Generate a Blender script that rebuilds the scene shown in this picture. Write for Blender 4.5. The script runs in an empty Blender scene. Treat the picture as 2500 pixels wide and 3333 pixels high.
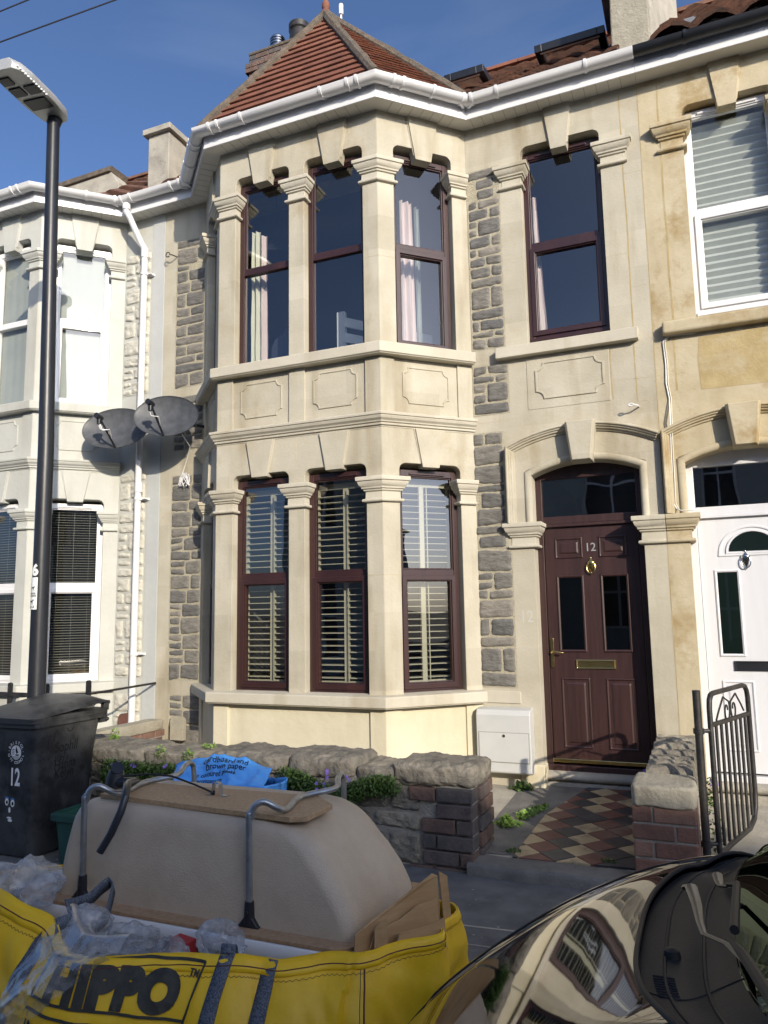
import bpy, bmesh, math, random
from mathutils import Vector, Matrix, noise
from mathutils.geometry import tessellate_polygon
random.seed(7)
S = bpy.context.scene
COL = S.collection
R = math.radians

# ------------------------------------------------------------------ camera
cam = bpy.data.objects.new('camera', bpy.data.cameras.new('camera'))
COL.objects.link(cam); S.camera = cam
_y, _p, _r = R(22.9044), R(7.6577), R(-0.9806)
F = Vector((-math.sin(_y)*math.cos(_p), math.cos(_y)*math.cos(_p), math.sin(_p)))
Rt0 = Vector((math.cos(_y), math.sin(_y), 0)); Up0 = Rt0.cross(F)
Rt = math.cos(_r)*Rt0 + math.sin(_r)*Up0; Up = -math.sin(_r)*Rt0 + math.cos(_r)*Up0
M = Matrix((Rt, Up, -F)).transposed().to_4x4(); M.translation = Vector((0, -6.2124, 1.2752))
cam.matrix_world = M
cam.data.sensor_fit = 'VERTICAL'; cam.data.sensor_height = 36
cam.data.lens = 36*2437.43/3333; cam.data.clip_start = .05; cam.data.clip_end = 2000

# ------------------------------------------------------------------ light
SUN = Vector((-1, 1, -.53)).normalized()
W = bpy.data.worlds.new("World"); S.world = W; W.use_nodes = True
wn = W.node_tree
sky = wn.nodes.new('ShaderNodeTexSky'); sky.sky_type = 'NISHITA'; sky.sun_disc = False
sky.sun_elevation = R(20.5); sky.sun_rotation = R(135); sky.air_density = .6; sky.dust_density = 2.5; sky.ozone_density = 6.5
bg = wn.nodes['Background']; bg.inputs[1].default_value = .15
# faint high cirrus veil over the sky texture
tc = wn.nodes.new('ShaderNodeTexCoord'); mp = wn.nodes.new('ShaderNodeMapping'); mp.inputs['Scale'].default_value = (1.2, 2.2, 5)
mp.inputs['Rotation'].default_value = (0, .5, .6)
nz = wn.nodes.new('ShaderNodeTexNoise'); nz.inputs['Scale'].default_value = 1.6; nz.inputs['Detail'].default_value = 7; nz.inputs['Distortion'].default_value = .6
rm = wn.nodes.new('ShaderNodeValToRGB'); rm.color_ramp.elements[0].position = .48; rm.color_ramp.elements[1].position = .85
rm.color_ramp.elements[1].color = (.12, .12, .12, 1)
mx = wn.nodes.new('ShaderNodeMixRGB'); mx.inputs[2].default_value = (3.4, 4.2, 5.4, 1)
L = wn.links.new
L(tc.outputs['Generated'], mp.inputs[0]); L(mp.outputs[0], nz.inputs[0]); L(nz.outputs[0], rm.inputs[0])
L(rm.outputs[0], mx.inputs[0]); L(sky.outputs[0], mx.inputs[1]); L(mx.outputs[0], bg.inputs[0])
sun = bpy.data.objects.new('sun', bpy.data.lights.new('sun', 'SUN')); COL.objects.link(sun)
sun.data.energy = 2.65; sun.data.angle = R(.5); sun.data.color = (1, .965, .90)
sun.rotation_euler = (-SUN).to_track_quat('Z', 'Y').to_euler(); sun.location = (10, -10, 12)
S.view_settings.view_transform = 'Standard'; S.view_settings.look = 'None'
S.view_settings.gamma = 1; S.view_settings.exposure = 0.80; S.view_settings.use_curve_mapping = False
S.view_settings.use_white_balance = True; S.view_settings.white_balance_temperature = 7600; S.view_settings.white_balance_tint = 10     # the phone's white balance
S.cycles.max_bounces = 8; S.cycles.transparent_max_bounces = 16

# ------------------------------------------------------------------ materials
def lin(c):
    return tuple((x/12.92 if x <= .04045 else ((x+.055)/1.055)**2.4) for x in c)
def mat(name, c1, c2=None, scale=3., rough=.75, bump=0., bscale=40., metallic=0., coat=0., island=None, c3=None,
        spec=.5, stretch=(1, 1, 1), bdetail=6, crough=.04, lo=.35, hi=.65, sheen=0, trans=0, bmap=None, c3s=.7, c3t=.55, alpha=1, ashlar=0, streak=0):
    m = bpy.data.materials.new(name); m.use_nodes = True; n = m.node_tree; N = n.nodes; P = N['Principled BSDF']; l = n.links.new
    tc = N.new('ShaderNodeTexCoord'); mp = N.new('ShaderNodeMapping'); mp.inputs['Scale'].default_value = stretch
    l(tc.outputs['Object'], mp.inputs[0])
    out = None
    if c2 is None and c3 is None and island is None:
        P.inputs['Base Color'].default_value = (*c1, 1)
    else:
        c2 = c2 or c1
        nz = N.new('ShaderNodeTexNoise'); nz.inputs['Scale'].default_value = scale; nz.inputs['Detail'].default_value = 8; nz.inputs['Roughness'].default_value = .62
        l(mp.outputs[0], nz.inputs[0])
        rp = N.new('ShaderNodeValToRGB'); rp.color_ramp.elements[0].position = lo; rp.color_ramp.elements[1].position = hi
        rp.color_ramp.elements[0].color = (*c1, 1); rp.color_ramp.elements[1].color = (*c2, 1)
        l(nz.outputs[0], rp.inputs[0]); out = rp.outputs[0]
        if c3:
            n3 = N.new('ShaderNodeTexNoise'); n3.inputs['Scale'].default_value = c3s; n3.inputs['Detail'].default_value = 9; n3.inputs['Roughness'].default_value = .7
            l(tc.outputs['Object'], n3.inputs[0])
            r3 = N.new('ShaderNodeValToRGB'); r3.color_ramp.elements[0].position = c3t; r3.color_ramp.elements[1].position = c3t+.14
            l(n3.outputs[0], r3.inputs[0]); x3 = N.new('ShaderNodeMixRGB'); l(r3.outputs[0], x3.inputs[0]); l(out, x3.inputs[1]); x3.inputs[2].default_value = (*c3, 1)
            out = x3.outputs[0]
        if ashlar:      # block-to-block colour differences of the ashlar
            sx = N.new('ShaderNodeSeparateXYZ'); l(tc.outputs['Object'], sx.inputs[0]); cx_ = N.new('ShaderNodeCombineXYZ'); l(sx.outputs[0], cx_.inputs[0]); l(sx.outputs[2], cx_.inputs[1])
            bt = N.new('ShaderNodeTexBrick'); bt.inputs['Scale'].default_value = 1; bt.inputs['Brick Width'].default_value = .47; bt.inputs['Row Height'].default_value = .31; bt.inputs['Mortar Size'].default_value = .0
            bt.inputs['Color1'].default_value = (.84, .83, .80, 1); bt.inputs['Color2'].default_value = (1.06, 1.06, 1.05, 1); l(cx_.outputs[0], bt.inputs[0])
            xb = N.new('ShaderNodeMixRGB'); xb.blend_type = 'MULTIPLY'; xb.inputs[0].default_value = ashlar; l(out, xb.inputs[1]); l(bt.outputs[0], xb.inputs[2]); out = xb.outputs[0]
        if streak:      # weathering that runs down the stone
            ms = N.new('ShaderNodeMapping'); ms.inputs['Scale'].default_value = (4, 4, .6); l(tc.outputs['Object'], ms.inputs[0])
            ns = N.new('ShaderNodeTexNoise'); ns.inputs['Scale'].default_value = 1; ns.inputs['Detail'].default_value = 7; l(ms.outputs[0], ns.inputs[0])
            rs = N.new('ShaderNodeValToRGB'); rs.color_ramp.elements[0].position = .52; rs.color_ramp.elements[1].position = .72; rs.color_ramp.elements[0].color = (1, 1, 1, 1); rs.color_ramp.elements[1].color = (.66, .60, .50, 1)
            l(ns.outputs[0], rs.inputs[0]); xs = N.new('ShaderNodeMixRGB'); xs.blend_type = 'MULTIPLY'; xs.inputs[0].default_value = streak; l(out, xs.inputs[1]); l(rs.outputs[0], xs.inputs[2]); out = xs.outputs[0]
        if island:
            g = N.new('ShaderNodeNewGeometry'); ri = N.new('ShaderNodeValToRGB'); ri.color_ramp.interpolation = 'LINEAR'
            el = ri.color_ramp.elements
            for k, c in enumerate(island):
                e = el[k] if k < 2 else el.new(1)
                e.position = k/(len(island)-1); e.color = (*c, 1)
            for k in range(len(island)): el[k].position = k/(len(island)-1)
            l(g.outputs['Random Per Island'], ri.inputs[0])
            x = N.new('ShaderNodeMixRGB'); x.blend_type = 'MULTIPLY'; x.inputs[0].default_value = 1
            l(out, x.inputs[1]); l(ri.outputs[0], x.inputs[2]); out = x.outputs[0]
        l(out, P.inputs['Base Color'])
    P.inputs['Roughness'].default_value = rough; P.inputs['Metallic'].default_value = metallic
    P.inputs['Coat Weight'].default_value = coat; P.inputs['Coat Roughness'].default_value = crough
    P.inputs['Specular IOR Level'].default_value = spec
    P.inputs['Transmission Weight'].default_value = trans; P.inputs['Alpha'].default_value = alpha
    if sheen: P.inputs['Sheen Weight'].default_value = sheen
    if bump:
        nb = N.new('ShaderNodeTexNoise'); nb.inputs['Scale'].default_value = bscale; nb.inputs['Detail'].default_value = bdetail; nb.inputs['Roughness'].default_value = .6
        if bmap: mb = N.new('ShaderNodeMapping'); mb.inputs['Scale'].default_value = bmap; l(tc.outputs['Object'], mb.inputs[0]); l(mb.outputs[0], nb.inputs[0])
        else: l(mp.outputs[0], nb.inputs[0])
        bp = N.new('ShaderNodeBump'); bp.inputs['Strength'].default_value = 1; bp.inputs['Distance'].default_value = bump
        l(nb.outputs[0], bp.inputs['Height']); l(bp.outputs[0], P.inputs['Normal'])
    return m
def glassmat(name, tint=(.9, .95, .95), ior=1.75, refl=(1, 1, 1), wob=0):
    m = bpy.data.materials.new(name); m.use_nodes = True; n = m.node_tree; N = n.nodes; N.remove(N['Principled BSDF']); l = n.links.new
    t = N.new('ShaderNodeBsdfTransparent'); t.inputs[0].default_value = (*tint, 1)
    g = N.new('ShaderNodeBsdfGlossy'); g.inputs['Roughness'].default_value = .0; g.inputs[0].default_value = (*refl, 1)
    f = N.new('ShaderNodeFresnel'); gb = N.new('ShaderNodeNewGeometry'); mi = N.new('ShaderNodeMapRange'); mi.inputs[3].default_value = ior; mi.inputs[4].default_value = 1/ior
    l(gb.outputs['Backfacing'], mi.inputs[0]); l(mi.outputs[0], f.inputs[0])      # same reflectance from both sides of the pane
    x = N.new('ShaderNodeMixShader'); l(f.outputs[0], x.inputs[0]); l(t.outputs[0], x.inputs[1]); l(g.outputs[0], x.inputs[2])
    l(x.outputs[0], N['Material Output'].inputs[0])
    if wob:
        tc = N.new('ShaderNodeTexCoord'); nb = N.new('ShaderNodeTexNoise'); nb.inputs['Scale'].default_value = 1.3; l(tc.outputs['Object'], nb.inputs[0])
        bp = N.new('ShaderNodeBump'); bp.inputs['Distance'].default_value = wob; l(nb.outputs[0], bp.inputs['Height']); l(bp.outputs[0], g.inputs['Normal']); l(bp.outputs[0], f.inputs['Normal'])
    return m
MT = {}
def D(k, *a, **kw): MT[k] = mat(k, *a, **kw)
D('bath_stone', (.42, .385, .305), (.51, .475, .39), scale=2.2, ashlar=.6, streak=.8, rough=.85, bump=.0025, bscale=45, c3=(.39, .33, .225), c3s=.9, c3t=.56)
D('bath_stone_pale', (.48, .445, .365), (.545, .51, .425), scale=2., ashlar=.4, streak=.6, rough=.85, bump=.002, bscale=45, c3=(.46, .405, .30), c3s=1.2, c3t=.6)
D('render_cream', (.57, .52, .385), (.63, .585, .45), scale=2., streak=.3, rough=.8, bump=.006, bscale=9, c3=(.6, .52, .36), c3s=1.2, c3t=.62)
D('stained_stone', (.43, .36, .235), (.52, .455, .325), scale=3., streak=.35, rough=.85, bump=.003, bscale=30, c3=(.33, .235, .11), c3s=1.8, c3t=.51)
D('stained_dark', (.36, .27, .13), (.47, .37, .20), scale=4., rough=.9, bump=.004, bscale=40, c3=(.44, .37, .24), c3s=3, c3t=.5)
D('painted_stone', (.445, .45, .415), (.505, .51, .47), scale=2, streak=.35, rough=.7, bump=.004, bscale=14, c3=(.46, .44, .37), c3s=1.5, c3t=.6)
D('painted_grey', (.42, .435, .43), (.47, .485, .47), scale=2, rough=.75, bump=.004, bscale=10)
D('mortar', (.34, .305, .225), (.44, .40, .30), scale=12, rough=.95, bump=.01, bscale=70)
D('rubble', (.78, .76, .74), (1.25, 1.22, 1.2), scale=9, rough=.85, bump=.012, bscale=24, island=[(.112, .114, .112), (.185, .178, .160), (.130, .130, .124), (.225, .212, .185), (.12, .122, .122)], stretch=(1, 1, 2.4), c3=(2.6, 2.5, 2.3), c3s=22, c3t=.70)
D('rubble_painted', (.47, .455, .39), (.55, .53, .465), scale=5, rough=.75, bump=.014, bscale=22)
D('garden_stone', (.6, .6, .6), (1.35, 1.3, 1.22), scale=7, rough=.92, bump=.02, bscale=26, island=[(.145, .14, .125), (.225, .208, .175), (.175, .166, .147), (.25, .232, .195)], c3=(1.9, 1.8, 1.6), c3s=4, c3t=.60)
D('garden_mortar', (.24, .23, .205), (.34, .32, .285), scale=10, rough=.95, bump=.01, bscale=60)
D('dark_brick', (.75, .75, .75), (1.3, 1.25, 1.2), scale=9, rough=.88, bump=.010, bscale=34, island=[(.085, .066, .060), (.14, .088, .072), (.078, .076, .078), (.12, .084, .072)], c3=(1.8, 1.7, 1.6), c3s=9, c3t=.62)
D('red_brick', (.8, .8, .8), (1.25, 1.2, 1.2), scale=9, rough=.85, bump=.006, bscale=40, island=[(.22, .11, .075), (.16, .082, .062), (.25, .14, .10), (.12, .078, .066)], c3=(1.7, 1.7, 1.7), c3s=8, c3t=.6)
D('cap_stone', (.30, .275, .215), (.38, .35, .28), scale=8, rough=.9, bump=.008, bscale=50, c3=(.17, .15, .12), c3s=5, c3t=.6)
D('roof_tile', (.85, .85, .85), (1.2, 1.15, 1.1), scale=6, rough=.8, bump=.003, bscale=60, island=[(.15, .058, .037), (.20, .078, .048), (.17, .066, .041), (.225, .092, .058)], c3=(.6, .6, .6), c3s=4, c3t=.62)
D('roof_tile_old', (.7, .7, .7), (1.3, 1.2, 1.1), scale=6, rough=.9, bump=.006, bscale=50, island=[(.125, .06, .042), (.16, .08, .055), (.10, .058, .044)], c3=(.5, .52, .45), c3s=5, c3t=.52)
D('hip_mortar', (.085, .068, .05), (.16, .125, .095), scale=10, rough=.95, bump=.015, bscale=30, c3=(.09, .08, .07), c3s=6, c3t=.5)
D('lead', (.10, .11, .125), (.17, .18, .20), scale=8, rough=.6, bump=.004, bscale=20)
D('upvc', (.70, .70, .71), (.74, .74, .74), scale=2, rough=.28, coat=.3)
D('soffit', (.62, .61, .57), (.68, .67, .63), scale=2, rough=.5)
D('groove', (.25, .24, .21))
D('black_gutter', (.012, .014, .018), (.02, .022, .028), scale=5, rough=.35)
D('rosewood', (.028, .0105, .0105), (.045, .0165, .016), scale=6, rough=.38, bump=.0008, bscale=60, stretch=(1, 1, .12), coat=.25, crough=.2)
D('door_brown', (.028, .0115, .0115), (.046, .0185, .018), scale=5, rough=.42, bump=.0015, bscale=40, stretch=(6, 6, .35), coat=.2, crough=.25, c3=(.07, .034, .031), c3s=2, c3t=.66)
D('door_white', (.66, .67, .70), (.70, .71, .74), scale=2, rough=.3, bump=.0006, bscale=60, stretch=(6, 6, .4), coat=.2)
D('brass', (.62, .45, .17), (.75, .58, .26), scale=8, rough=.22, metallic=1)
D('chrome', (.6, .6, .6), rough=.15, metallic=1); D('number_metal', (.42, .42, .42), rough=.45, metallic=.4)
D('galv', (.30, .32, .34), (.46, .48, .50), scale=18, rough=.38, metallic=.85, bump=.0006, bscale=90)
D('iron', (.012, .012, .013), (.035, .032, .03), scale=18, rough=.5, bump=.002, bscale=60, c3=(.22, .13, .08), c3s=14, c3t=.70)
D('post_black', (.010, .012, .016), (.022, .025, .032), scale=9, rough=.38, bump=.001, bscale=30, stretch=(1, 1, .2), c3=(.06, .065, .07), c3s=5, c3t=.66)
D('asphalt', (.045, .046, .050), (.085, .085, .088), scale=7, rough=.9, bump=.004, bscale=160, c3=(.13, .13, .13), c3s=1.8, c3t=.58)
D('pave', (.088, .087, .086), (.150, .147, .142), scale=5, rough=.92, bump=.003, bscale=120, c3=(.20, .195, .185), c3s=2.2, c3t=.60)
D('concrete', (.30, .28, .24), (.42, .39, .33), scale=5, rough=.92, bump=.006, bscale=50, c3=(.2, .185, .15), c3s=3, c3t=.6)
D('threshold', (.11, .106, .098), (.18, .172, .158), scale=6, rough=.9, bump=.006, bscale=60)
D('tile_buff', (.36, .27, .155), (.45, .35, .215), scale=6, rough=.65, bump=.001, bscale=60, c3=(.17, .14, .10), c3s=5, c3t=.52)
D('tile_red', (.125, .052, .040), (.18, .080, .062), scale=6, rough=.65, bump=.001, bscale=60, c3=(.17, .125, .10), c3s=5, c3t=.54)
D('tile_black', (.030, .031, .034), (.06, .06, .064), scale=6, rough=.5, bump=.001, bscale=60, c3=(.13, .12, .11), c3s=5, c3t=.6)
D('meterbox', (.50, .51, .50), (.56, .565, .55), scale=3, rough=.5, c3=(.42, .41, .37), c3s=3, c3t=.62)
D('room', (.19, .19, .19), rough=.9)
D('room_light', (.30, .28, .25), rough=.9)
D('shutter', (.50, .46, .35), rough=.5)
D('curtain_pink', (.68, .54, .52), (.74, .60, .58), rough=.9)
D('curtain_cream', (.66, .64, .52), (.72, .70, .58), rough=.9)
D('curtain_pale', (.27, .30, .285), (.34, .365, .35), scale=2, rough=.85)
D('fabric_dark', (.03, .035, .06), rough=.9)
D('shade_black', (.015, .015, .018), rough=.6)
D('white_paint', (.75, .76, .78), rough=.5)
D('blind_white', (.40, .43, .41), (.45, .48, .46), rough=.8)
D('blind_black', (.06, .055, .05), rough=.5)
D('sticker', (.78, .79, .80), rough=.45)
D('ink', (.008, .008, .01), rough=.6)
D('leaf', (.035, .075, .012), (.075, .14, .028), scale=20, rough=.55, island=[(.55, .6, .5), (1., 1., 1.), (1.5, 1.5, 1.2), (.8, .9, .7)], trans=0)
D('leaf_bright', (.09, .17, .025), (.16, .28, .05), scale=20, rough=.5, island=[(.6, .6, .5), (1., 1., 1.), (1.3, 1.3, 1.1)])
D('flower', (.22, .12, .55), (.32, .2, .7), rough=.6)
D('soil', (.05, .04, .03), rough=1)
MT['glass'] = glassmat('window_glass', (.80, .83, .82), 2.1, wob=.004)
MT['glass_dark'] = glassmat('obscured_glass', (.10, .14, .13), 1.6)
MT['glass_soft'] = glassmat('pale_glass', (.93, .94, .93), 1.6, wob=.004)

# ------------------------------------------------------------------ mesh helpers
class Fr:
    """vertical plane frame: u along the wall, d outward, z up"""
    def __init__(s, ox, oy, ux, uy):
        l = math.hypot(ux, uy); s.o = Vector((ox, oy)); s.u = Vector((ux/l, uy/l)); s.n = Vector((uy/l, -ux/l)); s.len = l
    def __call__(s, u, d, z):
        q = s.o + s.u*u + s.n*d; return Vector((q.x, q.y, z))
    def sub(s, u): q = s.o + s.u*u; f = Fr(q.x, q.y, s.u.x, s.u.y); return f
class MB:
    def __init__(s): s.v = []; s.f = []; s.mi = []; s.cur = 0
    def add(s, vs, fs):
        b = len(s.v); s.v += [Vector(x) for x in vs]
        for f in fs: s.f.append([b+i for i in f]); s.mi.append(s.cur)
    def box(s, fr, u0, u1, d0, d1, z0, z1):
        P = [fr(u, d, z) for z in (z0, z1) for (u, d) in ((u0, d0), (u0, d1), (u1, d1), (u1, d0))]
        s.add(P, [(0, 1, 2, 3), (7, 6, 5, 4), (0, 4, 5, 1), (1, 5, 6, 2), (2, 6, 7, 3), (3, 7, 4, 0)])
    def wbox(s, x0, x1, y0, y1, z0, z1): s.box(WF, x0, x1, -y1, -y0, z0, z1)
    def slab(s, fr, outer, holes, d0, d1, ml=0, mr=0):
        """polygon in (u,z) with holes, from depth d0 (back) to d1 (front); ml/mr shear the back ends for mitres"""
        rings = [outer] + list(holes); us = [p[0] for p in outer]; a, b = min(us), max(us)
        def back(p): 
            u = p[0]
            if abs(u-a) < 1e-6: u += ml
            if abs(u-b) < 1e-6: u -= mr
            return fr(u, d0, p[1])
        flat = [p for r in rings for p in r]
        tri = tessellate_polygon([[Vector((p[0], p[1], 0)) for p in r] for r in rings]); n = len(flat)
        V = [fr(p[0], d1, p[1]) for p in flat] + [back(p) for p in flat]
        Fs = [tuple(t) for t in tri] + [tuple(n+i for i in reversed(t)) for t in tri]
        k = 0
        for r in rings:
            m = len(r)
            for i in range(m): j = (i+1) % m; Fs.append((k+i, k+j, n+k+j, n+k+i))
            k += m
        s.add(V, Fs)
    def sweep(s, path, prof, mapf, closed=False, cap=True, closedprof=True):
        """path: 2D points; prof: (offset, h) ; offset to the right-hand side of the path; mapf(x, y, h)->xyz"""
        n = len(path); N = []
        P = [Vector(p) for p in path]
        for i in range(n):
            def nrm(a, b): t = (b-a).normalized(); return Vector((t.y, -t.x))
            if closed: n1 = nrm(P[i-1], P[i]); n2 = nrm(P[i], P[(i+1) % n])
            else:
                n1 = nrm(P[i-1], P[i]) if i else nrm(P[0], P[1]); n2 = nrm(P[i], P[i+1]) if i < n-1 else n1
            m = n1+n2; m = m/max(m.length_squared, 1e-9)*2 if m.length > 1e-6 else n1
            N.append(m)
        k = len(prof); V = []
        for i in range(n):
            for (o, h) in prof: q = P[i]+N[i]*o; V.append(mapf(q.x, q.y, h))
        Fs = []
        for i in range(n if closed else n-1):
            j = (i+1) % n
            for a in range(k if closedprof else k-1):
                b = (a+1) % k; Fs.append((i*k+a, i*k+b, j*k+b, j*k+a))
        if cap and not closed and closedprof: Fs += [tuple(range(k)), tuple(reversed([(n-1)*k+i for i in range(k)]))]
        s.add(V, Fs)
    def tube(s, pts, r, seg=10, cap=True, flat=1):
        pts = [Vector(p) for p in pts]; n = len(pts); rs = r if isinstance(r, (list, tuple)) else [r]*n
        V = []; prev = None
        for i, p in enumerate(pts):
            t = (pts[min(i+1, n-1)]-pts[max(i-1, 0)]).normalized()
            if prev is None: a = Vector((0, 0, 1)) if abs(t.z) < .9 else Vector((1, 0, 0)); x = t.cross(a).normalized()
            else: x = (prev - t*prev.dot(t)).normalized()
            prev = x; y = t.cross(x)
            for k in range(seg): a = 2*math.pi*k/seg; V.append(p + (x*math.cos(a) + y*math.sin(a)*flat)*rs[i])
        Fs = [(i*seg+k, i*seg+(k+1) % seg, (i+1)*seg+(k+1) % seg, (i+1)*seg+k) for i in range(n-1) for k in range(seg)]
        if cap: Fs += [tuple(reversed(range(seg))), tuple((n-1)*seg+k for k in range(seg))]
        s.add(V, Fs)
    def rings(s, rings, cap=True, closed=True):
        k = len(rings[0]); V = [p for r in rings for p in r]; n = len(rings)
        Fs = [(i*k+a, i*k+(a+1) % k, (i+1)*k+(a+1) % k, (i+1)*k+a) for i in range(n-1) for a in range(k if closed else k-1)]
        if cap: Fs += [tuple(reversed(range(k))), tuple((n-1)*k+a for a in range(k))]
        s.add(V, Fs)
    def grid(s, f, nu, nv, closed=False):
        V = [f(i/nu, j/nv) for j in range(nv+1) for i in range(nu+1)]
        s.add(V, [(j*(nu+1)+i, j*(nu+1)+i+1, (j+1)*(nu+1)+i+1, (j+1)*(nu+1)+i) for j in range(nv) for i in range(nu)])
    def build(s, name, m, parent=None, bevel=0, smooth=False, seg=2, sub=0, solid=0, origin=None, recalc=True):
        me = bpy.data.meshes.new(name); 
        if parent is not None: o0 = parent['_w']
        else:
            if origin is None:
                xs = [v.x for v in s.v]; ys = [v.y for v in s.v]; zs = [v.z for v in s.v]
                origin = Vector(((min(xs)+max(xs))/2, (min(ys)+max(ys))/2, min(zs)))
            o0 = origin
        o0 = Vector(o0)
        me.from_pydata([v-o0 for v in s.v], [], s.f)
        ms = m if isinstance(m, (list, tuple)) else [m]
        for k in ms: me.materials.append(MT[k])
        if len(ms) > 1:
            for p, i in zip(me.polygons, s.mi): p.material_index = i
        if recalc:
            bm = bmesh.new(); bm.from_mesh(me); bmesh.ops.recalc_face_normals(bm, faces=bm.faces); bm.to_mesh(me); bm.free()
        if smooth:
            for p in me.polygons: p.use_smooth = True
        ob = bpy.data.objects.new(name, me); COL.objects.link(ob)
        if parent is not None: ob.parent = parent
        else: ob.location = o0
        ob['_w'] = list(o0)
        if solid: md = ob.modifiers.new('solid', 'SOLIDIFY'); md.thickness = solid; md.offset = 0
        if bevel: md = ob.modifiers.new('bevel', 'BEVEL'); md.width = bevel; md.segments = seg; md.limit_method = 'ANGLE'; md.angle_limit = R(35)
        if sub: md = ob.modifiers.new('sub', 'SUBSURF'); md.levels = sub; md.render_levels = sub
        if smooth and (bevel or not sub):
            try: me.set_sharp_from_angle(angle=R(40))
            except Exception: pass
        return ob
WF = Fr(0, 0, 1, 0)      # main wall plane: u = world x, d = -y
def thing(name, label, cat, loc, group=None, kind=None):
    o = bpy.data.objects.new(name, None); COL.objects.link(o); o.location = loc; o['_w'] = list(loc); o.empty_display_size = .1
    o['label'] = label; o['category'] = cat
    if group: o['group'] = group
    if kind: o['kind'] = kind
    return o
def tag(o, label, cat, group=None, kind=None):
    o['label'] = label; o['category'] = cat
    if group: o['group'] = group
    if kind: o['kind'] = kind
    return o
def struct(o): o['kind'] = 'structure'; return o
def textmesh(txt, size, bold=0., spacing=1., shear=0):
    c = bpy.data.curves.new('t', 'FONT'); c.body = txt; c.size = size; c.offset = bold; c.space_character = spacing; c.resolution_u = 6; c.align_x = 'LEFT'; c.shear = shear
    o = bpy.data.objects.new('t', c); COL.objects.link(o); dg = bpy.context.evaluated_depsgraph_get(); dg.update()
    me = bpy.data.meshes.new_from_object(o.evaluated_get(dg)); bpy.data.objects.remove(o); bpy.data.curves.remove(c)
    vs = [v.co.copy() for v in me.vertices]; fs = [list(p.vertices) for p in me.polygons]; bpy.data.meshes.remove(me)
    return vs, fs
def put_text(mb, txt, size, mapf, bold=0, spacing=1., maxlen=None, wx=1., shear=0):
    """mapf(x, y) -> 3D point (x along text, y up)"""
    vs, fs = textmesh(txt, size, bold, spacing, shear)
    if maxlen:
        bm = bmesh.new(); V = [bm.verts.new(v) for v in vs]
        for f in fs:
            try: bm.faces.new([V[i] for i in f])
            except Exception: pass
        for _ in range(4):
            es = [e for e in bm.edges if e.calc_length() > maxlen]
            if not es: break
            bmesh.ops.subdivide_edges(bm, edges=es, cuts=1, use_grid_fill=False)
            bmesh.ops.triangulate(bm, faces=bm.faces[:])
        bm.verts.index_update(); vs = [v.co.copy() for v in bm.verts]; fs = [[v.index for v in f.verts] for f in bm.faces]; bm.free()
    mb.add([mapf(v.x*wx, v.y) for v in vs], fs)
def arc(cx, cy, r, a0, a1, n): return [(cx+r*math.cos(R(a0+(a1-a0)*i/n)), cy+r*math.sin(R(a0+(a1-a0)*i/n))) for i in range(n+1)]
def rect(u0, u1, z0, z1): return [(u0, z0), (u1, z0), (u1, z1), (u0, z1)]
def head_open(u0, u1, z0, z1, r=.06):
    return [(u0, z0), (u1, z0)] + arc(u1-r, z1-r, r, 0, 90, 5) + arc(u0+r, z1-r, r, 90, 180, 5)
def concave(u0, u1, z0, z1, r):
    o = []
    for (cx, cz, a) in ((u0, z0, 90), (u1, z0, 180), (u1, z1, 270), (u0, z1, 360)): o += arc(cx, cz, r, a, a-90, 5)
    return o
# ------------------------------------------------------------------ setting: ground
B_ = .62
def flat(name, m, x0, x1, y0, y1, z, nx=1, ny=1):
    mb = MB(); mb.grid(lambda a, b: (x0+(x1-x0)*a, y0+(y1-y0)*b, z), nx, ny)
    return struct(mb.build(name, m, origin=((x0+x1)/2, (y0+y1)/2, z), recalc=False))
flat('ground', 'soil', -600, 600, -600, 600, -.46)
flat('road', 'asphalt', -60, 60, -10.2, -4.15, -.38)
def pavement(name, y0, y1, ks):
    mb = MB(); mb.wbox(-60, 60, y0+(.14 if ks else 0), y1-(0 if ks else .14), -.5, -.27)
    o = struct(mb.build(name, 'pave'))
    k = MB(); x = -20
    while x < 20:
        yk = y0 if ks else y1-.136
        k.wbox(x, x+.905, yk, yk+.136, -.5, -.268); x += .91
    ko = k.build('kerb', 'concrete', bevel=.012); struct(ko)
    return o
pavement('pavement', -4.15, -1.60, True); pavement('pavement', -12.5, -10.2, False)
# joints between the old trenches in the tarmac
mb = MB()
def seam(pts, w=.006):
    mb.sweep(pts, [(-w, -.2685), (w, -.2685), (w, -.272), (-w, -.272)], lambda x, y, h: (x, y, h))
seam([(-1.6, -2.445), (-1.22, -2.425), (-.9, -2.40), (-.3, -2.38), (.8, -2.36)]); seam([(-1.7, -2.66), (-1.1, -2.62), (-.6, -2.60), (.7, -2.57)], .004)
seam([(-4.9, -2.52), (-4.2, -2.55), (-3.4, -2.52), (-2.6, -2.5)], .005)
struct(mb.build('pavement_joint', 'concrete'))
lt = MB(); _r = random.Random(2)
for _ in range(150):
    x, y, q = _r.uniform(-4, .8), _r.uniform(-3.6, -1.76), _r.uniform(.002, .009); a = _r.uniform(0, 6)
    lt.add([(x+q*_r.uniform(.5, 1.6)*math.cos(a+k*1.26), y+q*math.sin(a+k*1.26), -.2685+.0002*k) for k in range(5)], [(0, 1, 2, 3, 4)])
_o = lt.build('grit', 'concrete', recalc=False); _o['kind'] = 'stuff'; _o['label'] = 'pale specks of grit and gum on the dark pavement'; _o['category'] = 'grit'
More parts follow.
